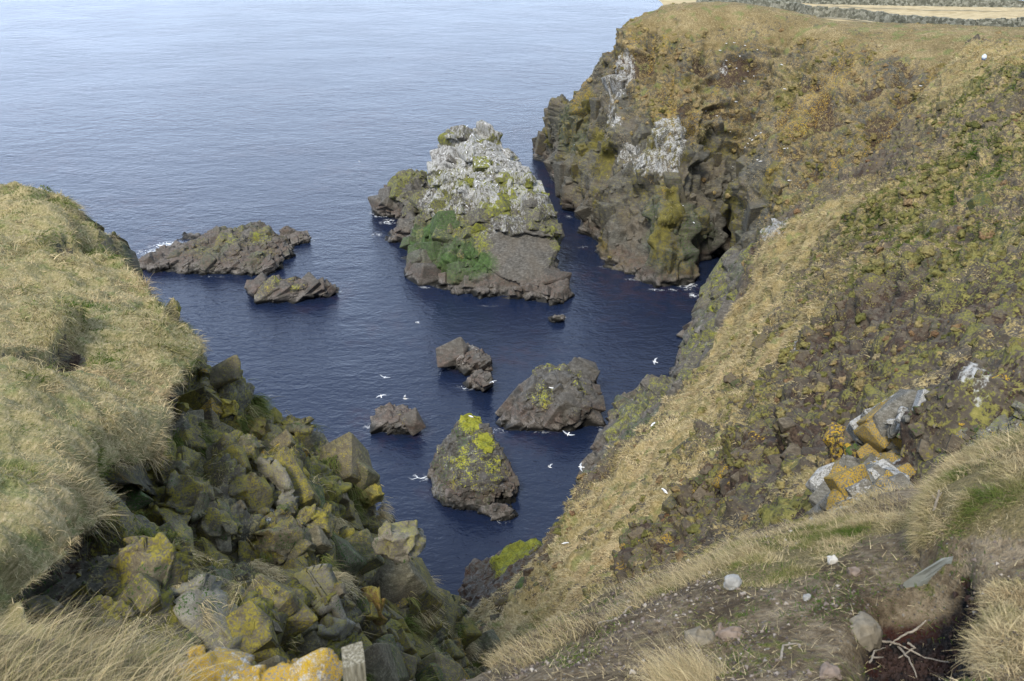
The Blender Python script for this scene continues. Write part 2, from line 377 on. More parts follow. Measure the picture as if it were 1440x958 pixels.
# ------------------------------------------------------------------ A: far headland with its recess and the grassy spur
def headland():
    def W(p, dx, dy, dz): q = np.array(p, float); return q+np.array([dx, dy, dz])
    cols = []
    # each list: top, a few face points, waterline; then a foot under water
    C = [
     [P(785,150,163), P(775,170,165), P(765,190,167), P(760,205,171), Z(758,216,0)],
     [P(795,140,158), P(788,170,158), P(782,200,161), P(777,228,167), Z(775,247,0)],
     [P(832,108,152), P(820,155,150), P(812,205,149), P(802,258,147), Z(797,292,0)],
     [P(855,66,147), P(848,140,143), P(838,215,140), P(827,290,138.5), Z(820,338,0)],
     [P(885,33,143), P(878,115,139), P(870,205,135), P(858,300,132.5), Z(850,368,0)],
     [P(925,20,142), P(920,110,137), P(910,215,130), P(899,315,127.5), Z(890,386,0)],
     [P(950,16,141), P(945,110,135), P(940,200,127), P(925,315,122.5), Z(915,405,0)],
     [P(975,14,140), P(972,110,134), P(975,200,128), P(965,310,122.5), Z(950,403,0)],
     [P(1030,14,140), P(1015,110,135), P(1003,205,133), P(995,300,129.5), Z(982,385,0)],
     [P(1100,24,136), P(1066,115,133), P(1042,210,132), P(1024,290,133), Z(1012,352,0)],
     [P(1183,42,130), P(1122,130,124), P(1068,215,120), P(1046,285,119), P(1052,352,118)],
     [P(1235,44,129), P(1185,140,118), P(1110,230,113), P(1075,310,108), P(1060,375,108)],
     [P(1290,46,127), P(1245,150,113), P(1170,250,105), P(1120,340,100), P(1100,400,98)],
     [P(1350,48,124), P(1320,140,112), P(1240,260,100), P(1180,360,95), P(1150,420,92)],
     [P(1440,52,120), P(1430,130,110), P(1340,260,97), P(1280,380,90), P(1250,450,88)],
    ]
    rows = []
    for i, r in enumerate(C):
        top = r[0]; z = top[2]
        back = [W(top, 6, 40, -8 if i > 4 else -z-2), W(top, 2, 9, (-.2) if i > 4 else -z*.3)] if i < 8 else [W(top, 4, 40, -8), W(top, 1.5, 9, -.2)]
        foot = W(r[-1], -.6, -1.0, -3)
        if i >= 10: foot = W(r[-1], 0, 0, -r[-1][2]-2)
        rows.append(back + r + [foot])
    rows.append([q+np.array([40, -2, 0]) for q in rows[-1]])
    rows.insert(0, [W(p, 1.5, 16, -p[2]*.9-1.5) for p in rows[0]])
    G = loft(rows, 620, 560)
    V = gv(G); N = gv(grid_normals(G))
    if (N[:, 2].mean()) < 0: N = -N
    slope = N[:, 2]
    z = V[:, 2]; x = V[:, 0]
    # rockiness: low and left is bare rock, the high right is turf
    wn = fbm(V, 9, 4, 3)-.5
    up = pick(G, 930, 130); 
    rockline = np.interp(x, [0, 8, 14, 20, 27, 33, 45], [30, 26, 21, 16.5, 16, 11, 2])
    rock = sstep(2.5, -2.5, z-rockline+wn*9)
    recess = blob(V, pick(G, 1040, 300), (8, 12, 11), wn*.5)
    rock = np.maximum(rock, recess)
    top = sstep(25.2, 27.2, z + wn*4)*sstep(.6, .9, slope)
    # big form
    d = (fbm(V, 11, 3, 5)-.5)*1.6*rock
    us = samples(np.array(rows, float), 0, 620); along = np.repeat(us, G.shape[1])*4.5; ver = np.stack([along, 0*along, V[:, 2]*.22], 1)
    d += (ridge(ver, 5.0, 4, 8)-.62)*2.6*np.clip(rock+.25, 0, 1)*(1-top)
    k1, c1 = facet(V, N, (5, 3.2, 14), (10, -14, 25), 11, .16, .22, .14, .10, .03)
    k1 = gblur(k1, G.shape, 3)
    k2, c2 = facet(V+N*k1[:, None], N, (1.8, 1.2, 4.6), (10, -14, 25), 12, .2, .28, .16, .14, .05)
    k3, c3 = facet(V, N, (.7, .5, 1.3), (10, -14, 25), 13, .35, .4, .22, .16, .08)
    k2 = gblur(k2, G.shape, 2)
    d += np.clip(rock+.35*(1-top), 0, 1)*(k1*1.3+k2*1.1+k3*.45)
    # terracettes on the turf slope
    tr = ridge(np.stack([V[:, 0]*.55, V[:, 1]*.55, V[:, 2]*1.1], 1), 2.1, 3, 21)
    tus = fbm(V, .8, 3, 23)
    tz = zs(tr); d += (1-rock)*(1-top)*(np.clip(tz, -1.6, 1.6)*.48*sstep(.2, .6, slope)+zs(tus)*.10+zs(fbm(ver, 2.6, 3, 25))*.35) + top*(tus-.5)*.25
    # cave at the foot of the recess
    cave = blob(V, pick(G, 1020, 350), (3.0, 4, 2.4)); d -= cave*3.2
    V2 = V + N*d[:, None]
    grass = np.clip((1-rock)*(.62+.9*(fbm(V, 3.2, 4, 31)-.5)) + top*.8, 0, 1)
    grass = np.clip(grass*(.52+.42*sstep(-.7, 1, tz)+.30*top)+.06*zs(fbm(ver, 1.6, 3, 37)), 0, 1)
    soil = (1-rock)*(1-top)*(sstep(.4, -1.6, tz)*.6+.34)  # bare earth; the extra soil colour in terracette hollows paints in crevice shade
    moss = np.clip((1-top)*(sstep(.5, .75, fbm(V, 5, 4, 33))*.75+.22) - .25*sstep(1, 0, (z-2)/5), 0, 1)
    lich = (1-top)*sstep(.6, 1.8, zs(fbm(ver, 2.0, 4, 35)))*sstep(7, 13, z)*.20
    lich += blob(V, pick(G, 925, 170), (2.5, 4, 4), wn)*.12+blob(V, pick(G, 940, 130), (3, 4, 5), wn)*.12
    gu = 0
    for (px, py, r) in ((866,115,2.2),(862,145,2.4),(872,90,1.8),(935,195,2.2),(948,180,1.6),(940,215,2.0),(880,215,1.5),(905,230,1.2),(1020,92,.9),(870,175,1.3)):
        gu = np.maximum(gu, blob(V, pick(G, px, py), (r*.8, r*1.3, r*1.7), wn*2.4)*.42)
    alg = blob(V, pick(G, 970, 330), (7, 8, 7), wn)*.36 + blob(V, pick(G, 800, 190), (5, 9, 6), wn)*.36
    stain = sstep(.5, .7, fbm(ver, 3, 3, 39))
    m1 = np.stack([grass, moss*(.6+.4*stain), soil], 1); m2 = np.stack([lich, gu+0*x, alg*rock], 1)
    mat = terrain_mat('headland_ground', 1.3, strata=(25, -20, 0), bumpd=.22, rock=((.033,.032,.027),(.095,.092,.078),(.20,.193,.17)),
                      grass=((.065,.05,.02),(.17,.13,.06),(.33,.265,.145)), moss=((.035,.034,.010),(.095,.085,.022),(.17,.145,.04)))
    me = mesh_np('headland', V2, grid_faces(*G.shape[:2]), mat, {'m1': m1, 'm2': m2})
    link('headland', me, kind='structure', label='high headland of dark rock and brown turf dropping steeply into the sea', cat='cliff')
    return V2.reshape(G.shape), dict(rock=rock, m1=m1, m2=m2)
GA, KA = headland()

# ------------------------------------------------------------------ B: near right-hand slope
def slope_right():
    sil = [(1365,62,118),(1345,85,112),(1232,222,100),(1095,318,94),(1035,440,85),(950,560,75),(825,705,62),(745,790,54),(672,872,45),(668,960,38)]
    body = [
     [(1400,62,117),(1450,60,116),(1560,60,113),(1750,60,110)],
     [(1385,78,108),(1440,75,104),(1540,70,100),(1750,60,97)],
     [(1290,190,92),(1390,150,83),(1490,120,78),(1700,90,74)],
     [(1190,285,79),(1310,240,67),(1430,205,60),(1700,150,55)],
     [(1130,400,67),(1250,350,53),(1370,310,45.5),(1640,250,41)],
     [(1060,520,56),(1180,470,41),(1310,430,32.5),(1560,370,28.5)],
     [(945,650,45),(1075,610,32),(1230,560,23.5),(1520,500,18)],
     [(860,770,39),(985,720,27),(1140,670,18.5),(1500,590,12)],
     [(790,870,34),(900,830,23),(1070,770,14),(1480,690,8.5)],
     [(780,960,28),(930,930,17),(1100,880,10),(1500,800,6)],
    ]
    rows = []
    for s_, b in zip(sil, body):
        p = P(*s_); z = p[2]
        e_ = P(*b[-1]); rows.append([p+np.array([3.5, 9, -z-3]), p+np.array([1.6, 5.2, -z*.62]), p+np.array([.5, 1.9, -z*.16]), p]+[P(*q) for q in b]+[e_+np.array([40, -3, 1.5])])
    rows.insert(0, [p+np.array([2, 12, -3.5]) for p in rows[0]])
    last = rows[-1]; rows.append([p+np.array([0, -7, 3.0 if p[2] > 5 else 0]) for p in last])
    G = loft(rows, 820, 640)
    V = gv(G); N = gv(grid_normals(G))
    if N[:, 2].mean() < 0: N = -N
    dist = np.linalg.norm(V-np.array([0, 0, H]), axis=1)
    sc = np.clip(dist/50, .25, 1.3)
    wn = fbm(V, 6, 4, 43)-.5
    # masks
    under = sstep(3, 9, -(V[:, 2]) + np.interp(V[:, 1], [30, 60, 90, 120], [24, 22, 26, 34]))*0
    edge = np.zeros(len(V))
    C0 = G.shape[1]
    vi = np.tile(np.linspace(0, 1, C0), G.shape[0])
    side = sstep(.50, .36, N[:, 2])            # the steep unseen drop
    green = 0
    for (px, py, r) in ((1420,190,9),(1340,250,7),(1380,140,8),(1430,330,5),(1290,330,5),(1230,300,6),(1440,100,10)):
        green = np.maximum(green, blob(V, pick(G, px, py), r, wn))
    straw = 0
    for (px, py, r) in ((1400,75,12),(760,800,9),(800,840,8),(850,740,9),(930,640,8),(1000,540,8),(1060,430,8),(700,870,7),(1130,330,7),(1100,500,5),(880,690,8)):
        straw = np.maximum(straw, blob(V, pick(G, px, py), r, wn))
    soilm = 0
    for (px, py, r) in ((1250,420,5.5),(1330,480,4),(1200,520,4),(1120,600,4),(1260,640,2.6),(1380,560,2.6),(1150,620,3),(1400,440,3.5),(1180,450,4.5),(1060,650,4)):
        soilm = np.maximum(soilm, blob(V, pick(G, px, py), r, wn))
    rockm = 0
    for (px, py, r) in ((960,640,3),(1020,690,3.2),(900,800,2.5),(880,820,2.2),(950,760,2.6),(1080,660,2.2),(1220,660,.9),(1200,700,.9),(1240,620,.8),(1260,180,4),(1230,230,4),(1270,210,3),(1430,600,.9),(1320,640,.8),(700,800,2),(745,830,1.6),(985,640,1.8),(1030,550,1.6)):
        rockm = np.maximum(rockm, blob(V, pick(G, px, py), r, wn*1.4))
    rockm = np.maximum(rockm, side)
    strip = ridge(np.stack([V[:, 0]*1.0-V[:, 1]*.45, V[:, 1]*.35, V[:, 2]*.7], 1), 5, 3, 47)
    rockm = np.maximum(rockm*.62, sstep(1.2, 2.2, zs(strip))*.5); rockm = np.maximum(rockm, side*.6)
    # cushions of moss and thrift, terracettes, clods
    f1, f2, hh, vv = worley(V/1.05, 51); dome = sstep(.62, .12, f1)*(hh.astype(np.float32)/4294967295 > .35)
    f1b, f2b, hb, vb = worley(V/.42, 52); domeb = sstep(.6, .1, f1b)*(hb.astype(np.float32)/4294967295 > .4)
    near = sstep(48, 20, dist)
    f1c, _, hc, _v = worley(V/.17, 53); domec = sstep(.6, .1, f1c)
    tr = ridge(np.stack([V[:, 0]*.6, V[:, 1]*.6, V[:, 2]*1.3], 1), 1.9, 4, 55)
    open_ = (1-side)
    d = (fbm(V, 8, 3, 57)-.5)*2.4*sstep(12, 40, dist)
    d += open_*(dome*.50*np.clip(dist/45, .4, 1)*(1-straw*.5) + domeb*.24*(1-straw*.5)*np.clip(dist/30, .5, 1) + domec*.06*near + np.clip(zs(tr), -1.6, 1.6)*.22*np.clip(dist/45, .25, 1))
    k1, c1 = facet(V, N, (1.6, 1.3, 3.4), (35, -30, 25), 61, .4, .5, .3, .15, .06)
    k2, c2 = facet(V, N, (.5, .4, .9), (35, -30, 25), 62, .45, .5, .3, .18, .09)
    k1 = gblur(k1, G.shape, 5); k2 = gblur(k2, G.shape, 2)
    d += rockm*(k1*1.2+k2*.8+.1)+(1-rockm)*k2*.3*open_
    d += zs(fbm(V, .45, 4, 65))*.035*np.clip(dist/20, .4, 1.3); hf = zs(fbm(V, 1.1, 4, 66)); tz = zs(tr)
    V2 = V+N*d[:, None]
    gn = fbm(V, 2.2, 4, 67)
    bright = np.clip(.30+.9*(gn-.5)+straw*.55+green*.25-soilm*.45-rockm*.5, 0, 1)
    grass = np.clip(bright*(1-.25*(1-straw)*dome)+.10*hf, 0, 1)
    m_dome = dome*(.75+.0*dome)
    moss = np.clip(.14+green*.3+np.maximum(dome, domeb*.8)*.55*sstep(60, 25, dist)+.14*zs(fbm(V, 2.4, 4, 69))-straw*.18-soilm*.05-rockm*.2, 0, 1)
    cov = np.maximum(dome, domeb); soil = np.clip(.50-.42*cov*(1-straw)-.2*straw+soilm*.16-straw*.20-green*.14-.12*tz-.08*hf, 0, 1)*open_
    lich = sstep(1.2, 2.4, zs(fbm(V, .9, 3, 71)))*.4*rockm
    for (px, py, r) in ((1215,655,.5),(1200,675,.45),(1240,640,.4),(1180,700,.5),(1170,725,.4),(1225,625,.3),(1255,580,.3),(1330,605,.25),(865,745,.4),(1180,745,.3),(1245,690,.35)):
        lich = np.maximum(lich, blob(V, pick(G, px, py), (r, r*1.6, r), wn*3)*.55)
    gu = 0
    for (px, py, r) in ((1235,665,.32),(1220,700,.28),(1255,660,.26),(1210,715,.25),(1195,640,.25),(1088,312,1.1),(1086,325,1.0),(1130,490,.6),(1400,610,.18)):
        gu = np.maximum(gu, blob(V, pick(G, px, py), (r, r*1.5, r), wn*3)*.5)
    m1 = np.stack([grass, moss, soil], 1); m2 = np.stack([lich+0*dist, gu+0*dist, 0*dist], 1)
    mat = terrain_mat('slope_ground', .8, strata=(35, -30, 25), bumpd=.10,
                      grass=((.10,.08,.028),(.24,.185,.08),(.40,.32,.17)), moss=((.045,.048,.012),(.115,.112,.03),(.215,.19,.06)), rock=((.04,.031,.022),(.095,.076,.054),(.20,.175,.135)))
    me = mesh_np('hillside', V2, grid_faces(*G.shape[:2]), mat, {'m1': m1, 'm2': m2})
    link('hillside', me, kind='structure', label='steep slope of earth, moss and straw grass falling to the inlet on the right', cat='hillside')
    return V2.reshape(G.shape), dict(grass=grass, moss=moss, soil=soil, rock=rockm, straw=straw+0*dist, green=green+0*dist, N=N, dist=dist, side=side)
GB, KB = slope_right()

# ------------------------------------------------------------------ C: the turf and path at the feet of the viewer
def foreground():
    brink = [(-700,860,3.6),(-300,885,3.2),(0,925,2.9),(200,965,2.7),(450,990,2.6),(600,990,2.9),(690,955,3.3),(740,922,3.6),(800,885,3.9),(860,852,4.2),(930,820,4.6),(1000,790,4.9),(1050,762,5.2),(1150,735,5.8),(1230,712,6.3),(1320,690,6.1),(1355,650,5.4),(1440,612,4.8),(1620,590,4.4),(2000,560,4.2)]
    rows = []
    for i, b in enumerate(brink):
        p = P(*b); c = np.array([0, -.2, 48.35]); d = c-p
        out = np.array([p[0]*.04, .35, 0]) + np.array([.0, .25, 0])
        mid1 = p+d*.22; mid2 = p+d*.55
        mid1[2] = p[2]+(48.3-p[2])*.42; mid2[2] = p[2]+(48.3-p[2])*.8
        if i >= 16:   # mound of turf on the right stands above the path
            mid1[2] += .10; mid2[2] += .05
        rows.append([p+out*2.2+np.array([0, .2, -3.2]), p+out*1.4+np.array([0, 0, -1.1]), p+out*.55+np.array([0, 0, -.25]), p, mid1, mid2, np.array([p[0]*.12, -.8, 48.45]), np.array([p[0]*.5, -5, 48.6])])
    rows.insert(0, [p+np.array([-25, -2, .1]) for p in rows[0]]); rows.append([p+np.array([30, -3, .4]) for p in rows[-1]])
    G = loft(rows, 700, 420)
    V = gv(G); N = gv(grid_normals(G))
    if N[:, 2].mean() < 0: N = -N
    wn = fbm(V, .8, 4, 81)-.5
    d = (fbm(V, .7, 4, 83)-.5)*.14 + (fbm(V, .12, 3, 85)-.5)*.03
    # rut with an exposed peat bank on the right
    a = pick(G, 1150, 905); b = pick(G, 1290, 800)
    poly = [pick(G, *q) for q in ((1195,862),(1215,835),(1290,828),(1330,775),(1375,770),(1400,850),(1380,958),(1180,958))]
    ins = inpoly(V, poly); pd = polydist(V, poly); sd = np.where(ins, pd, -pd)
    rut = sstep(-.05, .10, sd+wn*.16)
    d -= rut*.16
    gl = [pick(G, *q) for q in ((940,830),(1010,790),(1060,765),(1150,742),(1320,700),(1290,735),(1180,765),(1120,800),(1060,815),(990,810))]
    strip = np.where(inpoly(V, gl), 1, 0)*1.0; pdg = polydist(V, gl); strip = np.maximum(strip, sstep(.18, 0, pdg))
    mound = np.maximum(blob(V, pick(G, 1425, 690), (.32, .7, .8), wn*.4), blob(V, pick(G, 1480, 660), (.5, .8, .9), wn*.4)); mat_ = blob(V, pick(G, 1430, 880), (.22, .30, .4), wn*1.0)
    leftg = sstep(.3, -.3, V[:, 0]+.2+wn)
    d += mound*.08+mat_*.03
    V2 = V+N*d[:, None]
    grass = np.clip(.18+.8*(fbm(V, .5, 3, 87)-.5)+strip*.4+mound*.8+mat_*.6+leftg*.6-rut*.8, 0, 1)
    moss = np.clip(.2+.9*(fbm(V, .35, 3, 88)-.5)+strip*.15, 0, 1)
    under = sstep(.6, .3, N[:, 2])
    soil = np.clip(.85-grass*.6+rut*.6-moss*.3, 0, 1)
    s = NT('path_ground')
    g, mo, so = s.attr('m1'); ru, dk, _ = s.attr('m2')
    n1 = s.noise(4, 5, .6); n2 = s.noise(30, 5, .65); n3 = s.noise(130, 3, .6)
    c = s.ramp(s.math('ADD', s.math('MULTIPLY', n1, .5), s.math('MULTIPLY', n2, .5)), ((.40, (.075, .055, .034)), (.5, (.165, .127, .08)), (.60, (.29, .235, .16))))
    c = s.mix(s.ss(s.vor(38), .22, .12, 0, .8), c, s.ramp(s.noise(60, 1), ((.4, (.07, .06, .055)), (.6, (.30, .28, .25)))))
    def over(c, mask, n, colr, w=.5, sharp=.12):
        m = s.math('ADD', mask, s.math('MULTIPLY', s.math('SUBTRACT', n, .5), w*2)); return s.mix(s.ss(m, .5-sharp, .5+sharp), c, colr)
    c = over(c, mo, n2, s.ramp(n3, ((.3, (.05, .06, .015)), (.7, (.16, .17, .04)))), .6)
    c = over(c, g, n2, s.ramp(n3, ((.3, (.09, .08, .03)), (.7, (.26, .21, .11)))), .5)
    peat = s.mix(s.ss(s.noise(5, 3), .5, .62), (.010, .010, .012), (.045, .016, .012))
    c = over(c, ru, n2, s.mix(s.ss(n3, .45, .7, 0, .6), peat, (.05, .045, .045)), .3)
    mat = s.out(c, .95, s.bump(s.math('ADD', n2, s.math('MULTIPLY', n3, .4)), .05), .15)
    me = mesh_np('path', V2, grid_faces(*G.shape[:2]), mat, {'m1': np.stack([grass, moss, soil], 1), 'm2': np.stack([rut, under, 0*rut], 1)})
    link('path', me, kind='structure', label='bare trodden earth path along the cliff top in the foreground', cat='path')
    return V2.reshape(G.shape), dict(N=N, strip=strip, mound=mound, mat=mat_, left=leftg, rut=rut, grass=grass)
GC, KC = foreground()

# ------------------------------------------------------------------ D: left cliff, turf on top and broken rock below
def cliff_left():
    T = [
     [(-300,252,28),(-120,257,27),(30,264,26),(62,272,25.5),(82,284,25),(94,293,25),(103,302,25.5)],
     [(-300,330,20),(-50,330,19.5),(75,322,20),(88,345,21),(115,352,20.6),(135,362,20.6),(150,370,21)],
     [(-300,420,14),(0,400,15),(178,392,17.5),(196,404,18.2),(210,412,18),(224,422,18),(238,436,18.5)],
     [(-300,500,10.5),(0,470,12),(240,460,15),(256,474,16),(268,480,16),(282,490,16),(297,506,16.5)],
     [(-300,580,8.5),(30,540,10),(250,500,13.5),(270,532,15.2),(310,530,15.5),(345,550,16),(382,577,17)],
     [(-300,640,7.2),(0,590,8.4),(205,585,10.5),(225,612,12.8),(330,600,13.8),(410,605,15),(468,643,17)],
     [(-300,700,6.3),(0,650,7.4),(118,645,8.8),(165,672,11.4),(300,680,12.2),(430,680,14),(516,690,17)],
     [(-300,770,5.6),(0,710,6.5),(80,722,7.5),(150,722,9.8),(300,760,10.6),(440,760,13),(545,760,17.5)],
     [(-300,850,5),(-20,780,5.7),(30,792,6.3),(120,780,8),(280,830,9.0),(450,830,11.8),(575,800,18.5)],
     [(-300,930,4.2),(-40,880,5),(0,870,5.4),(120,850,6.8),(280,900,7.4),(480,890,11.5),(672,892,23)],
     [(-300,1050,3.4),(-40,980,3.9),(60,960,4.5),(170,940,5.4),(330,960,6.0),(520,960,11),(695,945,24)],
     [(-300,1250,3),(-40,1200,3.2),(100,1150,3.6),(200,1150,4),(400,1120,4.8),(600,1060,9),(700,1040,24)],
    ]
    rows = []
    for r in T:
        r = [P(*q) for q in r]; p = r[-1]; z = p[2]
        rows.append([r[0]+np.array([-30, -2, .4])]+r+[p+np.array([.02, .7, -2.2]), p+np.array([.5, 2.4, -z*.4]), p+np.array([1.6, 5, -z-3])])
    f = rows[0]
    rows.insert(0, [p+np.array([-.3, 2.0, -1.6]) if i < 8 else p+np.array([-.3, 3, 0]) for i, p in enumerate(f)])
    rows.insert(0, [p+np.array([-1, 9, -max(p[2], 0)-3]) for p in f])
    G = loft(rows, 940, 900)
    V = gv(G); N = gv(grid_normals(G))
    if N[:, 2].mean() < 0: N = -N
    dist = np.linalg.norm(V-np.array([0, 0, H]), axis=1)
    nR, nC = G.shape[:2]
    # the turf lip follows the third column of the frame
    ts = samples(np.array(rows, float), 1, 900); vi = np.tile(ts, nR)-1
    us = samples(np.array(rows, float), 0, 940); ui = np.repeat(us, nC)
    wn = fbm(V, 1.2, 4, 91)-.5; wf = fbm(V, .3, 3, 92)-.5
    lim = np.interp(ui, [0, 2, 3, 4, 5, 6, 13], [5.8, 5.6, 5.2, 4.2, 3.2, 2.15, 2.1]); turf = sstep(.12, -.12, vi-lim+wn*.55+wf*.25)
    lipz = np.interp(ui, [0, 2, 3, 4, 5, 6, 8, 13], [1, 1, .75, .85, .6, 0, 0, 0])
    gr2 = sstep(.56, .66, fbm(V, .9, 3, 93)+(N[:, 2]-.5)*.1)*(vi < 7)
    turf2 = np.maximum(turf, gr2*np.interp(ui, [0, 2, 4, 7, 9, 11, 13], [.95, .8, .25, .2, .25, .7, .8])*sstep(2.6, 3.6, vi))
    rock = 1-sstep(.2, .7, turf2)
    sc = np.clip(dist/14, .4, 1.4)
    d = (fbm(V, 2.5, 3, 95)-.5)*.9*sstep(3, 9, dist)
    rt = (28, -35, 15)
    k0, c0 = facet(V, N, (1.9, 1.5, 1.8), rt, 101, .35, .4, .2, .12, .04)
    k1, c1 = facet(V+N*k0[:, None], N, (.95, .7, .85), rt, 102, .3, .42, .24, .22, .05)
    k0 = gblur(k0, G.shape, 6); k1 = gblur(k1, G.shape, 3)
    k2, c2 = facet(V+N*(k0+k1)[:, None], N, (.36, .27, .33), rt, 103, .35, .42, .24, .2, .07)
    k3, c3 = facet(V, N, (.12, .10, .11), rt, 104, .4, .5, .25, .2, .09)
    amp = sstep(4, 10, dist)*.8+.2
    fr = np.interp(ui, [0, 2, 5, 7], [.25, .4, .7, 1])*np.interp(vi, [4.5, 5.8, 6.5], [1, .6, .6]); d += rock*fr*(k0*1.0*amp+k1*1.1*amp+gblur(k2, G.shape, 1)*.7+k3*.5)
    # tussocks
    f1, _, hh, _v = worley(V/np.array([.75, .75, .75]), 105); tus = sstep(.75, .1, f1)
    d += turf2*(tus*.10+zs(fbm(V, .30, 4, 106))*.035+(fbm(V, 1.6, 2, 107)-.5)*.3)
    # lip overhang: turf sticks out, ground below is hollowed
    lip = np.exp(-((vi-2.15)/.16)**2)*sstep(2.6, 4, ui)*turf
    hol = np.exp(-((vi-2.85)/.4)**2)*sstep(3.2, 5, ui)
    d += lip*.18-hol*.45
    # hollow under the tussock bank on the left
    ln = [pick(G, *q) for q in ((-160,540),(-40,520),(10,512),(50,503),(85,490),(108,468))]
    far_ = [pick(G, *q) for q in ((122,435),(80,405),(0,395),(-160,420))]
    sd = np.where(inpoly(V, ln+far_), 1, -1)*polydist(V, ln, False)+wf*.12
    taper = sstep(0, .5, polydist(V, far_[:3], False))
    bank = sstep(-.02, .07, sd)*np.exp(-(np.maximum(sd, 0)/.9)**2)*taper; hc = sstep(-.42, -.12, sd)*sstep(.06, .0, sd)*sstep(1.9, 1.3, np.linalg.norm(V-ln[2], axis=1))
    d += bank*.36-hc*.22
    cv2 = blob(V, pick(G, 105, 343), (.55, .8, .45), wf*.5); d -= cv2*.5
    V2 = V+N*d[:, None]
    soil = np.clip(hc*1.0+cv2*.9+hol*.4*(1-turf2)+.0*d, 0, 1)
    t2 = np.where(hc > .3, 0.0, turf2)*(1-cv2)
    mz = fbm(V, .9, 4, 111)
    moss = np.clip(rock*(.36+1.3*(mz-.5)+.25*(N[:, 2]-.4))-soil, 0, 1)
    lich = rock*sstep(1.2, 2.4, zs(fbm(V, .7, 3, 113)))*.4
    for (px, py, r) in ((350,605,.28),(335,600,.2),(475,850,.25),(275,560,.15),(440,675,.25),(455,700,.25),(700,790,.1)):
        lich = np.maximum(lich, blob(V, pick(G, px, py), r, wf)*.5)
    alg = rock*sstep(.5, 2, zs(fbm(V, 2.0, 3, 115)))*.4
    m1 = np.stack([t2, moss, soil], 1); m2 = np.stack([lich, rock*sstep(1.8, 2.6, zs(fbm(V, .25, 2, 117)))*.35, alg], 1)
    mat = terrain_mat('cliff_rock', .28, strata=rt, bumpd=.035, rock=((.035,.033,.024),(.10,.095,.068),(.23,.22,.17)),
                      grass=((.10,.10,.035),(.22,.19,.09),(.38,.31,.18)), moss=((.04,.042,.008),(.115,.11,.02),(.20,.18,.04)))
    me = mesh_np('cliff', V2, grid_faces(nR, nC), mat, {'m1': m1, 'm2': m2})
    link('cliff', me, kind='structure', label='jumbled mossy rock cliff under a cap of turf on the left', cat='cliff')
    return V2.reshape(G.shape), dict(N=N, turf=t2, vi=vi, ui=ui, rock=rock, dist=dist, soil=soil, bank=bank, lip=lip)
GD, KD = cliff_left()
# ------------------------------------------------------------------ angular joint blocks bedded into a rock face
import bmesh
def inview_(V, m=80):
    q = V-np.array([0, 0, H]); t = np.maximum(q[:, 1]*CO-q[:, 2]*SI, .01); px = 720+F*q[:, 0]/t; py = 479-F*(q[:, 1]*SI+q[:, 2]*CO)/t
    return (t > .3) & (px > -m) & (px < 1440+m) & (py > -m) & (py < 958+m*2), t
def farea(G):
    du = np.linalg.norm(np.gradient(G, axis=0), axis=-1); dv = np.linalg.norm(np.gradient(G, axis=1), axis=-1); return (du*dv).reshape(-1)
def make_blocks(V, Nn, w, groups, rot, seed, squash=(1, .8, .62), lift=.0, jit=.2, bevel=.03):
    """returns verts, tris and the index of the face point each block sits on"""
    from mathutils import Euler
    r = np.random.default_rng(seed); Rb = np.array(Euler([R(a) for a in rot]).to_matrix()); Vs, Fs, Ix = [], [], []; n = 0
    w = np.maximum(w, 0); w = w/w.sum()
    for cnt, lo, hi in groups:
        for i in r.choice(len(V), cnt, p=w):
            s_ = math.exp(r.uniform(math.log(lo), math.log(hi)))
            sq = np.array(squash)*r.uniform(.75, 1.25, 3); k = 10
            base = np.array([(a, b, c) for a in (-1, 1) for b in (-1, 1) for c in (-1, 1)], float)*.5
            base = base*r.uniform(.62, 1.12, (8, 1))+r.normal(0, .05, (8, 3)); ex = unit(r.normal(size=(4, 3)))*.62
            pts = np.concatenate([base, ex])*sq*s_
            bm = bmesh.new()
            for p in pts: bm.verts.new(p)
            h = bmesh.ops.convex_hull(bm, input=bm.verts[:]); junk = [g for g in h['geom_interior'] if isinstance(g, bmesh.types.BMVert)]
            if junk: bmesh.ops.delete(bm, geom=junk, context='VERTS')
            bmesh.ops.dissolve_limit(bm, angle_limit=.2, verts=bm.verts[:], edges=bm.edges[:])
            bmesh.ops.bevel(bm, geom=bm.edges[:], offset=s_*bevel, segments=1, affect='EDGES')
            bmesh.ops.triangulate(bm, faces=bm.faces[:]); bm.verts.index_update()
            v = np.array([q.co[:] for q in bm.verts]); f = np.array([[q.index for q in fc.verts] for fc in bm.faces]); bm.free()
            Er = np.array(Euler((r.normal(0, jit), r.normal(0, jit), r.normal(0, jit*1.4))).to_matrix())
            Vs.append(v@(Rb@Er).T+V[i]+Nn[i]*s_*lift); Fs.append(f+n); Ix.append(np.full(len(v), i)); n += len(v)
    return np.concatenate(Vs), np.concatenate(Fs), np.concatenate(Ix)
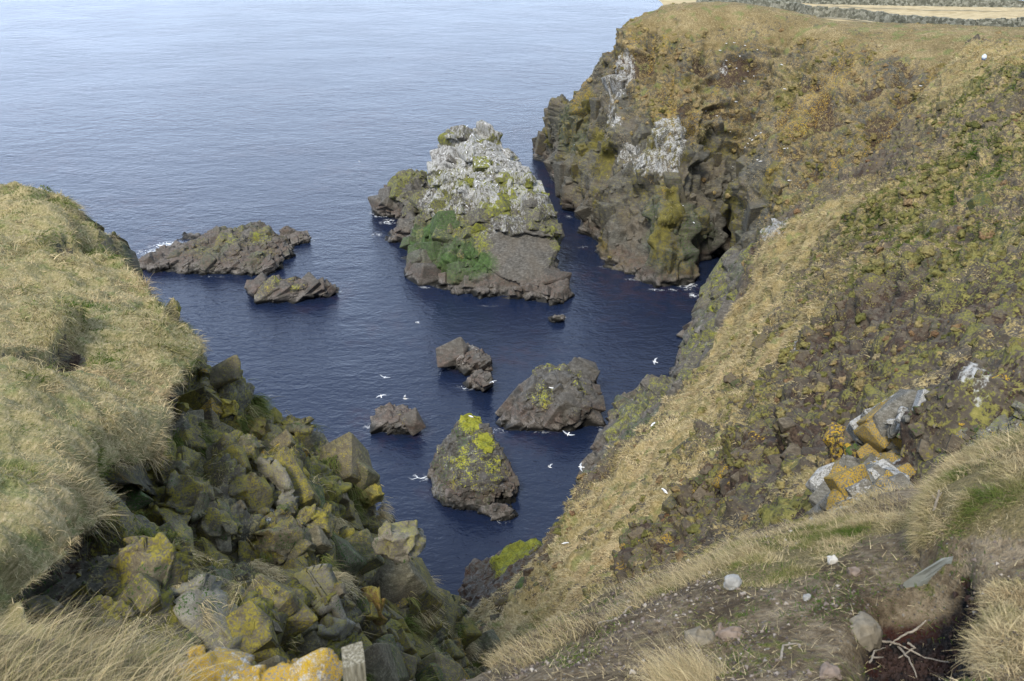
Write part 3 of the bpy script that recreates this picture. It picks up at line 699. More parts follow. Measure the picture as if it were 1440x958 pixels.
# ------------------------------------------------------------------ free-standing rocks: hulls joined, remeshed, then fractured
def hull_mesh(hulls, vox):
    me = bpy.data.meshes.new('tmp'); bm = bmesh.new()
    for pts in hulls:
        vs = [bm.verts.new(Vector(p)) for p in pts]
        r = bmesh.ops.convex_hull(bm, input=vs)
        junk = [g for g in r['geom_interior'] if isinstance(g, bmesh.types.BMVert)]
        if junk: bmesh.ops.delete(bm, geom=junk, context='VERTS')
    bmesh.ops.recalc_face_normals(bm, faces=bm.faces)
    bm.to_mesh(me); bm.free()
    o = bpy.data.objects.new('tmp', me); col.objects.link(o)
    m = o.modifiers.new('r', 'REMESH'); m.mode = 'VOXEL'; m.voxel_size = vox; m.adaptivity = 0
    dg = bpy.context.evaluated_depsgraph_get(); ev = o.evaluated_get(dg).to_mesh()
    n = len(ev.vertices); V = np.zeros(n*3, np.float32); ev.vertices.foreach_get('co', V)
    N = np.zeros(n*3, np.float32); ev.vertices.foreach_get('normal', N)
    q = np.zeros(len(ev.polygons)*4, np.int32); ev.polygons.foreach_get('vertices', q) if all(len(p.vertices) == 4 for p in ev.polygons[:50]) else None
    o.evaluated_get(dg).to_mesh_clear(); bpy.data.objects.remove(o); bpy.data.meshes.remove(me)
    return V.reshape(-1, 3), N.reshape(-1, 3), q.reshape(-1, 4)
ROCKMAT = terrain_mat('sea_rock', .8, brown=.2, strata=(25, -25, 10), bumpd=.10, rock=((.036,.034,.030),(.10,.094,.084),(.21,.198,.178)),
                      moss=((.05,.055,.010),(.13,.14,.02),(.24,.24,.04)))
ISLET = terrain_mat('islet_rock', 1.5, brown=.15, strata=(25, -25, 10), bumpd=.05, rock=((.034,.032,.029),(.088,.084,.077),(.185,.178,.165)), moss=((.07,.075,.012),(.17,.18,.022),(.30,.29,.045)))
def rock(name, hulls, vox, label, cat='rock', sizes=((3, 2.4, 3), (1.0, .8, 1.0), (.35, .3, .35)), amps=(.5, .22, .07), rot=(25, -25, 10), seed=1,
         paint=None, mat=None, kind=None, group=None, smooth_face=None, cw=(.04, .06, .08), blk=1.0, calm=None, fine=False):
    V, N, Q = hull_mesh(hulls, vox)
    d = (fbm(V, sizes[0][0]*1.5, 3, seed)-.5)*amps[0]*.8
    cr = 0
    fl = 1.0
    if smooth_face is not None: fl = 1-smooth_face(V, N)*.92
    for k, (s_, a) in enumerate(zip(sizes, amps)):
        kk, c = facet(V+N*d[:, None]*(k < 2), N, s_, rot, seed*10+k, (.24, .28, .38)[k], (.34, .38, .42)[k], (.11, .17, .22)[k], (.06, .12, .16)[k], cw[k]); kk = qblur(kk, Q, (4, 2, 1)[k]); d = d+kk*fl*(1.2, 1.1, .6)[k]
    small = np.linalg.norm(V.max(0)-V.min(0)) < 16 if calm is None else calm
    if small and kind is None and mat is None: d = d*.45; mat = ISLET
    V2 = V+N*d[:, None]
    zero = np.zeros(len(V), np.float32)
    mk = dict(grass=zero, moss=zero, soil=zero, lich=zero, gu=zero, alg=zero)
    if paint: mk.update(paint(V, N, d))
    m1 = np.stack([mk['grass']+zero, mk['moss']+zero, mk['soil']+zero], 1); m2 = np.stack([mk['lich']+zero, mk['gu']+zero, mk['alg']+zero], 1)
    T = np.concatenate([Q[:, [0, 1, 2]], Q[:, [0, 2, 3]]]); sm = np.ones(len(T), bool)
    if blk:
        e = np.linalg.norm(V.max(0)-V.min(0)); fc = (N*unit(np.array([0, 0, H])-V)).sum(1); w = (V[:, 2] > .15)*sstep(-.2, .5, fc)
        if smooth_face is not None: w = w*np.clip(1-1.6*smooth_face(V, N), 0, 1)
        Vb, Fb, Ix = make_blocks(V2, N, w, ([(int(12*blk), e*.13, e*.24), (int(70*blk), e*.05, e*.12), (int(200*blk), e*.016, e*.05)] if e < 16 and not fine else [(int(26*blk), e*.05, e*.085), (int(170*blk), e*.022, e*.05), (int(420*blk), e*.009, e*.022)]), rot, seed+77, squash=(1.1, .8, .75), lift=-.27, jit=.16)
        T = np.concatenate([T, Fb+len(V2)]); sm = np.concatenate([sm, np.zeros(len(Fb), bool)]); V2 = np.concatenate([V2, Vb]); m1 = np.concatenate([m1, m1[Ix]]); m2 = np.concatenate([m2, m2[Ix]])
    me = mesh_np(name, V2, T, mat or ROCKMAT, {'m1': m1, 'm2': m2}, smooth=sm)
    return link(name, me, label=label, cat=cat, kind=kind, group=group), V2, N
def under(pts, dz=3.0): return [p+np.array([0, 0, -dz]) for p in pts]
def rise(W, T, dz=2.5): return W+under(W, dz)+T

# --- the big stack
Wm = [Z(572,378,0), Z(600,398,0), Z(640,414,0), Z(700,422,0), Z(760,424,0), Z(778,405,0), Z(770,340,0), Z(715,305,0), Z(612,318,0), Z(578,345,0)]
hullA = rise(Wm, [P(690,178,133), P(668,182,133.5), P(645,190,134), P(626,206,132), P(606,246,131), P(600,300,130), P(586,345,128.5), P(714,208,133), P(722,250,131), P(748,268,129.5),
                  P(770,296,128), P(786,318,127), P(783,345,126), P(705,312,124.5), P(664,350,123), P(640,385,121.5), P(770,392,121.5), P(676,236,128)])
hullL1 = rise([Z(526,287,0), Z(545,300,0), Z(600,312,0), Z(612,280,0), Z(560,262,0)], [P(540,262,150), P(575,240,149), P(598,236,147), P(606,262,142), P(560,272,144), P(590,290,139)])
hullL2 = rise([Z(540,336,0), Z(570,340,0), Z(604,335,0), Z(604,300,0), Z(560,315,0)], [P(556,320,137), P(580,308,137), P(600,300,136), P(598,322,134)])
hullR = rise([Z(752,425,0), Z(790,428,0), Z(798,408,0), Z(775,395,0), Z(750,400,0)], [P(775,392,121), P(793,389,122.5), P(799,398,121), P(765,404,119.5), P(792,412,119)])
slab_ = [P(x, y, t) for x, y, t in ((672,322,123.4),(700,308,124),(740,318,124.1),(782,342,123.4),(772,390,121.0),(742,402,120.2),(712,394,120.3),(668,364,121.8))]
hullS = slab_+[p+np.array([.3, 4, -.8]) for p in slab_]
ledge_ = [P(x, y, t) for x, y, t in ((664,306,124.9),(700,282,125.8),(748,272,126.2),(786,317,124.3),(780,334,122.6),(748,316,122.6),(716,322,122.4),(700,306,123.0),(676,318,123.1))]
hullG = ledge_+[p+np.array([.3, 4.5, -.6]) for p in ledge_]
def stack_paint(V, N, d):
    wn = (fbm(V, 3, 4, 201)-.5)*1.3; z = V[:, 2]
    slab = blob(V, P(735,355,123.5), (4.2, 5, 3.6), wn*.3)
    gu = np.clip(sstep(6.0, 11.5, z+wn*4)*.62+.75*blob(V, P(680,225,129), (4, 5, 5.5), wn)*1+.5*blob(V, P(625,285,130), (3, 4, 2), wn)+.55*blob(V, P(700,265,128.5), (6, 4, 2.4), wn), 0, .66)
    gu = gu*sstep(-1.3, .3, zs(fbm(V, 1.0, 3, 205)))
    moss = np.clip(.34+.6*(fbm(V, 2.2, 4, 203)-.5)*2+.3*blob(V, P(720,270,128), (6, 5, 3), wn)-.9*slab, 0, 1)*sstep(2, 4.5, z)
    alg = (blob(V, P(640,350,126), (6.5, 6, 3.6), wn)*.85+.5*blob(V, P(605,330,129), (3, 4, 3), wn)+blob(V, P(640,375,122), (6.0, 4, 2), wn)*.7)*(1-slab)*sstep(1.0, 2.0, z)
    return dict(gu=gu, moss=moss*(1-np.clip(alg, 0, 1)), alg=np.clip(alg, 0, 1)*.8)
slabf = lambda V, N: blob(V, P(730,360,122.6), (5.6, 6, 4.4))
rock('sea_stack', [hullA, hullL1, hullL2, hullR, hullS, hullG], .13, 'tallest sea stack, whitened by seabirds on top with a bare grey slab on its front', 'sea stack',
     sizes=((4.2, 3.0, 4.2), (1.5, 1.1, 1.5), (.5, .4, .5)), amps=(1.25, .55, .17), rot=(-35, 20, 30), seed=21, paint=stack_paint, smooth_face=slabf)

def gpaint(moss=.3, alg=0, gu=0, z0=1.0, top=None):
    def f(V, N, d):
        r = dict(moss=np.clip(moss+(fbm(V, 1.6, 4, 207)-.5)*1.4, 0, 1)*sstep(z0*.6, z0*1.4, V[:, 2]), alg=alg*sstep(.5, .65, fbm(V, 2.0, 3, 209)), gu=gu*sstep(.55, .7, fbm(V, .8, 3, 211)))
        if top is not None: r['moss'] = np.maximum(r['moss'], top(V))
        return r
    return f
# --- long skerry on the left
W1 = [Z(190,378,0), Z(230,384,0), Z(300,386,0), Z(380,384,0), Z(396,372,0), Z(405,352,0), Z(330,332,0), Z(250,345,0), Z(205,362,0)]
s1 = rise(W1, [P(352,313,137.5), P(330,320,137), P(300,326,137), P(262,340,134), P(215,362,129.5), P(280,366,127.5), P(372,366,127), P(388,342,132.5), P(405,332,136.5), P(380,322,137.5), P(385,372,126.2)])
s1b = rise([Z(395,345,0), Z(432,342,0), Z(434,328,0), Z(400,326,0)], [P(408,322,137.5), P(425,322,138.5), P(431,330,137)])
s1c = rise([Z(250,338,0), Z(277,342,0), Z(278,330,0), Z(255,330,0)], [P(258,331,140.5), P(272,329.5,141)])
s1d = rise([Z(365,360,0), Z(412,362,0), Z(414,345,0), Z(380,340,0)], [P(385,343,133.5), P(410,345,133), P(400,352,131)])
rock('skerry', [s1, s1b, s1c, s1d], .11, 'longest low reef, lying left of the sea stack with surf on its left tip', 'skerry',
     sizes=((3.2, 1.8, 1.6), (1.2, .7, .7), (.4, .28, .3)), amps=(.75, .38, .13), rot=(20, -25, 18), seed=31, paint=gpaint(.28, .25, 0, 1.8))
W2 = [Z(345,406,0), Z(365,418,0), Z(400,422,0), Z(432,418,0), Z(436,402,0), Z(400,395,0), Z(360,398,0)]
s2 = rise(W2, [P(372,400,120.5), P(400,394,122), P(426,394,121.5), P(432,404,119), P(385,408,118.5), P(350,403,121)])
s2b = rise([Z(425,414,0), Z(450,413,0), Z(474,410,0), Z(472,405,0), Z(440,405,0)], [P(445,408,119.6), P(466,405,120.6)], 1.5)
rock('skerry', [s2, s2b], .09, 'flat broken reef just below the longest one, trailing off to the right', 'skerry',
     sizes=((2.2, 1.2, 1.2), (.8, .5, .5), (.3, .22, .22)), amps=(.5, .28, .1), rot=(20, -25, 18), seed=33, paint=gpaint(.15, .1, 0, 1.2))
# --- middle rocks
W3 = [Z(616,506,0), Z(640,517,0), Z(690,521,0), Z(692,508,0), Z(675,494,0), Z(640,490,0)]
rock('rock_islet', [rise(W3, [P(625,490,106), P(640,486,106.5), P(664,484,106), P(672,494,104), P(688,508,101), P(630,502,103)])], .06, 'flat-topped grey rock in mid inlet, below the sea stack', 'rock',
     sizes=((1.8, 1.2, 1.3), (.7, .5, .5), (.25, .2, .2)), amps=(.4, .22, .07), seed=35, paint=gpaint(0, 0, .2, 2))
W4 = [Z(656,538,0), Z(675,543,0), Z(692,538,0), Z(688,528,0), Z(668,526,0)]
rock('rock_islet', [rise(W4, [P(668,528,98.6), P(682,526,98.8), P(686,534,97.4)], 1.5)], .05, 'smallest dark rock awash, in front of the flat-topped grey one', 'rock',
     sizes=((1.2, .8, .8), (.5, .35, .35), (.2, .15, .15)), amps=(.3, .16, .05), seed=37, paint=gpaint(0, 0, 0, 2))
W5 = [Z(520,600,0), Z(540,608,0), Z(584,606,0), Z(586,592,0), Z(570,580,0), Z(535,578,0)]
rock('rock_islet', [rise(W5, [P(533,574,94.5), P(550,569,95), P(572,573,94.5), P(576,585,92.3), P(584,594,91), P(528,590,92.5)])], .055, 'small low rock with a green-tinged crown, left of the pointed stack', 'rock',
     sizes=((1.6, 1.1, 1.1), (.6, .45, .45), (.22, .18, .18)), amps=(.36, .2, .06), seed=39, paint=gpaint(.12, 0, .1, 1.8))
# --- wedge
W6 = [Z(703,598,0), Z(740,606,0), Z(800,606,0), Z(832,596,0), Z(842,575,0), Z(830,550,0), Z(760,548,0), Z(715,575,0)]
rock('rock_islet', [rise(W6, [P(752,519,97.5), P(762,516,98), P(800,513,98), P(815,510,98.5), P(832,514,98), P(841,545,96), P(841,570,93.8), P(745,540,96), P(716,582,94), P(760,560,93), P(812,575,91.7), P(790,540,94)])], .07,
     'broad wedge-shaped grey rock with a flat sloping face, right of the pointed stack', 'rock',
     sizes=((3.2, 2.2, 2.6), (1.1, .8, 1.0), (.4, .3, .35)), amps=(.75, .32, .09), rot=(10, 35, 10), seed=41, paint=gpaint(.1, 0, .05, 2.0))
# --- pointed stack with bright yellow-green crown
W7 = [Z(612,705,0), Z(650,712,0), Z(700,712,0), Z(729,700,0), Z(731,680,0), Z(700,655,0), Z(640,640,0), Z(603,672,0)]
h7 = rise(W7, [P(650,586,86), P(662,580,86), P(676,582,86), P(640,600,86), P(612,640,86), P(602,664,86.2), P(692,606,85), P(700,632,84.5), P(716,655,84), P(729,682,83), P(648,690,80.8), P(690,690,80.6), P(672,632,83)])
h7b = rise([Z(675,722,0), Z(700,732,0), Z(732,728,0), Z(728,716,0), Z(695,708,0)], [P(695,712,80.2), P(715,716,80.4)], 1.5)
top7 = lambda V: .95*blob(V, P(662,592,85.6), (1.2, 2, 1.2))+.95*blob(V, P(682,622,84), (1.0, 1.4, 1.0))
rock('sea_stack', [h7, h7b], .06, 'small pointed stack with a bright yellow-green crown, in the narrow lower inlet', 'sea stack',
     sizes=((2.2, 1.7, 2.4), (.8, .6, .8), (.28, .22, .28)), amps=(.62, .3, .08), rot=(-20, 15, 10), seed=43, fine=True, paint=gpaint(.12, .3, .1, 1.8, top7))
W8 = [Z(770,449,0), Z(785,451,0), Z(796,447,0), Z(784,444,0)]
rock('rock_islet', [rise(W8, [P(778,445.5,113.6), P(790,445,113.6)], 1)], .05, 'pale rock barely breaking the surface, right under the sea stack', 'rock', sizes=((1, .7, .6), (.4, .3, .3), (.2, .15, .15)), amps=(.2, .1, .03), seed=45, paint=gpaint(0, 0, .4, 3))
# --- shore outcrops below the right-hand slope
W9 = [Z(815,700,0), Z(817,678,0), Z(828,648,0), Z(850,612,0), Z(875,580,0), Z(905,555,0), Z(960,545,0), Z(930,640,0), Z(860,730,0)]
rock('shore_rock', [rise(W9[:6]+W9[6:], [P(880,562,92), P(895,548,91), P(922,540,88), P(946,542,82), P(985,560,76), P(905,610,80), P(862,630,83), P(870,680,76), P(850,600,90), P(828,668,83.5), P(900,680,72)])], .12,
     'brown and green rock buttress rising from the water at the foot of the slope', 'shore rock',
     sizes=((4.2, 2.2, 2.4), (1.5, .8, .9), (.5, .3, .35)), amps=(.9, .45, .14), rot=(30, -35, 35), seed=47, paint=gpaint(.16, .35, .10, 3.0), kind='structure')
W10 = [Z(640,835,0), Z(655,812,0), Z(690,790,0), Z(720,778,0), Z(770,780,0), Z(760,860,0), Z(680,900,0)]
rock('shore_rock', [rise(W10, [P(650,822,71), P(672,800,71), P(700,782,70), P(722,772,69), P(745,768,67), P(770,775,62), P(700,820,64), P(680,860,61), P(740,840,58)])], .12,
     'reddish-brown rock with a mossy green back at the mouth of the gully', 'shore rock',
     sizes=((3.2, 2.0, 2.2), (1.2, .8, .8), (.45, .3, .3)), amps=(.6, .28, .09), rot=(30, -35, 35), seed=49,
     paint=lambda V, N, d: dict(moss=blob(V, P(735,780,67), (3.2, 4, 2.2), (fbm(V, 1.5, 3, 5)-.5))*.95, soil=.42+0*d), kind='structure')
W11 = [Z(948,530,0), Z(952,505,0), Z(965,480,0), Z(985,458,0), Z(978,436,0), Z(990,415,0), Z(1005,395,0), Z(1060,385,0), Z(1060,480,0), Z(1010,560,0)]
rock('shore_rock', [rise(W11[:5]+[W11[8], W11[9]], [P(958,500,97), P(972,478,98), P(992,455,98), P(1020,450,94), P(1040,440,92), P(1000,520,84), P(960,528,92)]),
                    rise([W11[4], W11[5], W11[6], W11[7], W11[8]], [P(988,425,111), P(1000,398,114), P(1022,372,115), P(1045,350,114), P(1070,345,106), P(1045,430,98), P(1010,420,107)])], .13,
     'dark crumbling rocks at the head of the inlet beside the cave', 'shore rock',
     sizes=((3.6, 2.4, 3), (1.3, .9, 1.1), (.5, .35, .4)), amps=(1.0, .5, .15), rot=(30, -35, 35), seed=51, paint=gpaint(.22, .25, .1, 3.5), kind='structure')

# ------------------------------------------------------------------ surf: thin broken sheets of foam lying on the water, hugging the rocks
def foam(name, pts, label, h=.03):
    """pts: list of (px,py,rx,ry) ellipses on the water"""
    Vs, Fs, At = [], [], []; n = 0
    for (px, py, rx, ry, st) in pts:
        c = Z(px, py, h); nx, ny = 26, 20
        u, v = np.meshgrid(np.linspace(-1, 1, nx), np.linspace(-1, 1, ny))
        X = c[0]+u*rx; Y = c[1]+v*ry; r = np.sqrt(u*u+v*v)
        Vs.append(np.stack([X, Y, np.full_like(X, h+.004*(n % 5))], -1).reshape(-1, 3)); Fs.append(grid_faces(ny, nx)+n)
        At.append((np.clip(1-r, 0, 1)**.6*st).reshape(-1)); n += nx*ny
    V = np.concatenate(Vs); A = np.concatenate(At)
    me = mesh_np(name, V, np.concatenate(Fs), MF, {'m1': np.stack([A, A, A], 1)})
    link(name, me, kind='stuff', label=label, cat='foam')
foam('sea_foam', [(238,347,3.6,2.6,1.25),(215,355,3.5,2,.9),(200,370,2.4,3,.85),(185,372,2.5,2,.6),(262,343,2.2,1.4,.9),
                  (538,300,2.6,2.6,1.05),(546,312,1.8,2,.9),(530,330,1.6,2,.6),(968,402,2.0,2.2,.85),(975,415,1.3,1.4,.75),(940,408,2,.8,.7),(960,396,1.6,1.6,.9),
                  (590,672,1.3,.9,.8),(655,545,2.0,.9,.7),(680,545,1.4,.6,.8),(520,600,1.2,1.0,.6),(585,606,1.1,.7,.65),(700,606,1.5,.8,.65),(472,410,1.4,1.0,.8),(436,340,1.6,1.6,.6),
                  (380,422,2.4,.7,.6),(400,424,1.4,.6,.6),(262,413,1.2,.8,.55),(380,557,1.0,.7,.5),(600,404,2,.8,.55),(690,430,3,.7,.5),(710,735,1.5,.6,.6),(790,447,.9,.5,.9),
                  (300,389,5,.6,.5),(700,715,2.5,.5,.5),(652,715,2.0,.5,.5),(760,608,3.5,.6,.5),(630,519,1.6,.5,.6),(550,609,1.8,.5,.6),
                  (800,305,1.6,1.5,.5),(820,348,1.6,1.5,.5),(850,376,2,1,.5),(890,393,2,.8,.55),(920,408,2,.8,.6),(845,603,.9,1.6,.5)],
     'white foam breaking around the rocks and cliff feet')
# ------------------------------------------------------------------ dry-stone walls and far field
def field_z(x, y): return 29.15
def stone_wall(name, path, hgt, wid, label, seed, mat):
    """path of world points (base); stacked irregular stones around a rubble core"""
    pts = np.array(path, float); seg = np.linalg.norm(np.diff(pts, axis=0), axis=1); s = np.concatenate([[0], np.cumsum(seg)])
    at = lambda t: np.array([np.interp(t, s, pts[:, k]) for k in range(3)])
    r = np.random.default_rng(seed); Vs, Fs = [], []; n = 0
    cube = np.array([(-1,-1,-1),(1,-1,-1),(1,1,-1),(-1,1,-1),(-1,-1,1),(1,-1,1),(1,1,1),(-1,1,1)], float)*.5
    fc = np.array([(0,3,2,1),(4,5,6,7),(0,1,5,4),(1,2,6,5),(2,3,7,6),(3,0,4,7)])
    rows = max(4, int(hgt/.2))
    for k in range(rows):
        t = r.random()*.3; rh = hgt/rows; z = k*rh
        while t < s[-1]:
            L = r.uniform(.28, .75); p = at(t+L/2); q = at(min(t+L, s[-1])); d = q-at(t); a = math.atan2(d[1], d[0])
            ww = wid*(1.05-.35*k/rows); sz = np.array([L*.97, ww+r.uniform(-.08, .06), rh*(1.05 if k < rows-1 else r.uniform(.8, 1.7))])
            c = cube*sz+r.normal(0, .018, (8, 3)); ca, sa = math.cos(a), math.sin(a)
            rr = np.array([[ca, -sa, 0], [sa, ca, 0], [0, 0, 1]])
            Vs.append(c@rr.T+p+np.array([0, 0, z+sz[2]/2-.08])); Fs.append(fc+n); n += 8; t += L
    me = mesh_np(name, np.concatenate(Vs), np.concatenate(Fs), mat, smooth=False)
    return link(name, me, label=label, cat='wall')
def wallmat():
    s = NT('dry_stone'); v = s.vor(2.6, out='Color'); g = s.n('ShaderNodeSeparateColor', Color=v).outputs[0]
    c = s.ramp(g, ((0, (.07, .072, .06)), (.5, (.15, .15, .125)), (1, (.27, .27, .23))))
    c = s.mix(s.ss(s.noise(9, 4), .5, .62, 0, .6), c, (.09, .10, .06)); return s.out(c, .95, s.bump(s.noise(14, 3), .03), .1)
WMAT = wallmat()
def wp(px, py, t): return P(px, py, t)
wall_path = [P(978,13,154), P(1010,15,152), P(1060,12,153), P(1110,15,151), P(1140,22,146), P(1180,24,145), P(1220,28,142), P(1262,34,138), P(1300,37,135), P(1345,41,131), P(1372,42.5,129), P(1410,41,128), P(1450,39,127), P(1600,36,124)]
FZ = 29.0
stone_wall('stone_wall', wall_path, 1.35, .6, 'long grey dry-stone wall winding along the brink of the headland', 5, WMAT)
stone_wall('stone_wall', [P(985,4,176), P(1100,4,178), P(1250,7,178), P(1440,10,176), P(1600,11,174)], 1.2, .6, 'far dry-stone wall across the pale field, at the top edge', 6, WMAT)
stone_wall('stone_wall', [P(1436,82,84), P(1470,80,83), P(1560,76,82)], 2.1, .55, 'end of a taller stone wall at the right edge, above the green slope', 7, WMAT)
stone_wall('stone_wall', [P(1345,3,196), P(1425,4,196)], 1.6, 3.0, 'low dark rubble enclosure beyond the far wall, at the top right', 8, WMAT)
def far_field():
    # pasture behind the wall
    xs = np.linspace(0, 1, 90); rows = []
    front = np.array([P(a, b+1.5, c) for a, b, c in ((940,14,156),(1010,15,152),(1110,15,151),(1180,24,145),(1262,34,138),(1345,41,131),(1450,39,127),(1700,30,122))])
    fx = np.array([np.interp(xs, np.linspace(0, 1, len(front)), front[:, k]) for k in range(3)]).T
    for k, d in enumerate(np.concatenate([[-.07], np.linspace(0, 1, 59)])):
        r = fx.copy(); r[:, 2] -= .12*(d < 0); r[:, 1] += d*90; r[:, 0] += d*np.linspace(8, 40, 90); r[:, 2] += d*(20.3-fx[:, 2])+.15*np.sin(d*9); rows.append(r)
    G = np.array(rows); V = gv(G); V[:, 2] += (fbm(V, 6, 3, 301)-.5)*.5-.12
    s = NT('pasture'); c = s.ramp(s.noise(.6, 5, .65), ((.35, (.28, .22, .12)), (.55, (.42, .34, .20)), (.7, (.50, .42, .26))))
    m = s.out(c, .95, s.bump(s.noise(2.5, 4), .08), .1)
    link('field', mesh_np('field', V, grid_faces(60, 90), m), kind='structure', label='pale winter pasture on the headland beyond the wall', cat='field')
far_field()

# ------------------------------------------------------------------ gulls
FEATHER = simple('gull_white', (.78, .78, .78), .7, .06, 20); FEATHER_G = simple('gull_grey', (.42, .44, .47), .7, .08, 20); BEAK = simple('gull_beak', (.55, .35, .05), .5)
def gull_mesh(name, span=1.1, up=.25, flap=.0, perched=False):
    bm = bmesh.new()
    L = .42; rings = []
    prof = [(-.21,.004,.0),(-.17,.03,.0),(-.11,.05,.0),(-.02,.068,.0),(.07,.062,.005),(.12,.042,.014),(.155,.036,.022),(.185,.034,.026),(.21,.02,.022),(.228,.008,.016),(.25,.004,.010)]
    for (x, r, dz) in prof:
        rings.append([bm.verts.new((r*math.cos(a)*.95, x, dz+r*math.sin(a)*.9)) for a in [k*math.pi/4 for k in range(8)]])
    for a, b in zip(rings, rings[1:]):
        for k in range(8): bm.faces.new((a[k], a[(k+1) % 8], b[(k+1) % 8], b[k]))
    bm.faces.new(rings[0][::-1]); bm.faces.new(rings[-1])
    # tail fan
    t = [bm.verts.new(p) for p in ((-.03,-.18,.004),(.03,-.18,.004),(.055,-.29,.0),(-.055,-.29,.0),(-.03,-.18,-.008),(.03,-.18,-.008),(.055,-.29,-.006),(-.055,-.29,-.006))]
    for f in ((0,1,2,3),(7,6,5,4),(0,4,5,1),(1,5,6,2),(2,6,7,3),(3,7,4,0)): bm.faces.new([t[i] for i in f])
    for sd in (-1, 1):
        if perched: sec = [(.05,.07,.06,.0),(.075,.06,.05,-.01),(.07,-.05,.05,-.015),(.03,-.20,.03,-.0)]
        st = [(.03,.10,-.06,.02),(.22*span,.13,-.03,.02+up*.22),(.36*span,.05,-.06,.02+up*.26+flap*.1),(.5*span,-.09,-.12,.02+up*.2+flap*.2)]
        if perched: st = [(.03,.10,-.06,.045),(.065,.06,-.10,.03),(.06,-.04,-.16,.02),(.02,-.18,-.24,.015)]
        top, bot = [], []
        for (x, f, b, z) in st:
            top.append((bm.verts.new((sd*x, f, z+.008)), bm.verts.new((sd*x, b, z+.004)))); bot.append((bm.verts.new((sd*x, f, z-.006)), bm.verts.new((sd*x, b, z-.002))))
        for i in range(3):
            bm.faces.new((top[i][0], top[i][1], top[i+1][1], top[i+1][0])); bm.faces.new((bot[i][0], bot[i+1][0], bot[i+1][1], bot[i][1]))
            bm.faces.new((top[i][0], top[i+1][0], bot[i+1][0], bot[i][0])); bm.faces.new((top[i][1], bot[i][1], bot[i+1][1], top[i+1][1]))
        bm.faces.new((top[3][0], top[3][1], bot[3][1], bot[3][0]))
    bmesh.ops.recalc_face_normals(bm, faces=bm.faces)
    me = bpy.data.meshes.new(name); bm.to_mesh(me); bm.free(); me.materials.append(FEATHER); me.materials.append(FEATHER_G); me.materials.append(BEAK)
    for p in me.polygons:
        c = p.center
        if (abs(c.x) > .12*span and p.normal.z > 0) or (perched and abs(c.x) > .03 and c.y < .05 and c.z > 0): p.material_index = 1
        if c.y > .24: p.material_index = 2
    return me
GM = [gull_mesh('gull_a', 1.1, .3, .2), gull_mesh('gull_b', 1.05, .05, -.1), gull_mesh('gull_c', 1.1, .8, .6)]
fly = [(587,454,95,80,0,1.25,'gull gliding alone over open water below the sea stack'),(541,531,88,170,0,1.2,'topmost of the three gulls beside the small low rock'),
       (536,557,86,10,1,1.2,'lowest left of the three gulls beside the small low rock'),(570,561,86,100,2,1.25,'right-hand gull of the three beside the small low rock'),
       (693,537,90,20,1,.95,'gull passing the smallest dark rock awash'),(799,611,83,160,0,1.35,'gull flying just in front of the wedge-shaped rock'),
       (773,657,80,60,2,1.0,'left gull of the two over the narrow water by the rock buttress'),(817,657,78,90,1,1.25,'gull with outstretched wings at the edge of the rock buttress'),
       (921,509,86,70,0,1.25,'gull flying near the dark rocks at the head of the inlet'),(505,227,170,80,1,1.1,'gull far out over the water, up left of the sea stack'),
       (168,210,190,80,1,1.1,'most distant gull, over the open sea at far left'),(810,203,150,30,1,1.2,'gull flying before the dark tip of the headland'),(655,537,92,110,2,.01,'')]
for i, (px, py, t, hd, k, s_, lb) in enumerate(fly):
    if not lb: continue
    o = link('gull', GM[k], label=lb, cat='bird', group='gulls in flight over the inlet'); o.location = P(px, py, t); o.rotation_euler = (R(8*math.sin(i)), R(22*math.cos(i*2.1)), R(hd)); o.scale = (s_*.75,)*3
PM = gull_mesh('perched_gull', perched=True)
dg = bpy.context.evaluated_depsgraph_get()
def caster(names):
    out = []
    for o in bpy.data.objects:
        if o.type == 'MESH' and o.name.split('.')[0] in names:
            out.append(BVHTree.FromObject(o, dg))
    return out
dg.update(); TREES = caster(('headland', 'hillside', 'sea_stack', 'rock_islet', 'cliff', 'shore_rock', 'path'))
def hit(px, py, trees=None):
    d = Vector(P(px, py, 1)-np.array([0, 0, H])).normalized(); best = None
    for t in (trees or TREES):
        r = t.ray_cast(Vector((0, 0, H)), d)
        if r[0] is not None and (best is None or r[3] < best[2]): best = (r[0], r[1], r[3])
    return best
spots = [(1022,62),(1032,61),(1047,65),(1021,86),(1026,92),(1036,97),(1051,101),(1060,108),(1046,115),(1065,71),(1099,92),(1103,126),(993,157),(1009,164),(1006,178),(1034,144),(1026,186),(1058,198),(1052,203),(1063,192),(1048,208),
         (1031,236),(1104,210),(1110,255),(1295,122),(1064,215),(1066,226),(1070,228),(1013,72),(1040,80),(1055,196),(1070,188),(960,290),(975,314),(1108,210)]
for i, (px, py) in enumerate(spots):
    h = hit(px, py)
    if h is None: continue
    o = link('seabird', PM, label='tiny white seabird sitting on a ledge of the steep headland face', cat='bird', group='seabirds sitting on the headland')
    o.location = h[0]+Vector((0, 0, .09)); o.rotation_euler = (0, 0, random.uniform(0, 6)); o.scale = (1.05,)*3
for i, (px, py, lb) in enumerate([(776,547,'white gull sitting on the flat face of the wedge-shaped rock'),(662,587,'white gull sitting on the yellow-green crown of the pointed stack'),(918,599,'white gull sitting on grass at the slope brink above the rock buttress'),(794,766,'white bird on the straw slope above the gully mouth'),(935,694,'small white bird low on the straw slope')]):
    h = hit(px, py)
    if h is None: continue
    o = link('seabird', PM, label=lb, cat='bird'); o.location = h[0]+Vector((0, 0, .09)); o.rotation_euler = (0, 0, random.uniform(0, 6)); o.scale = (1.3 if i < 3 else .75,)*3
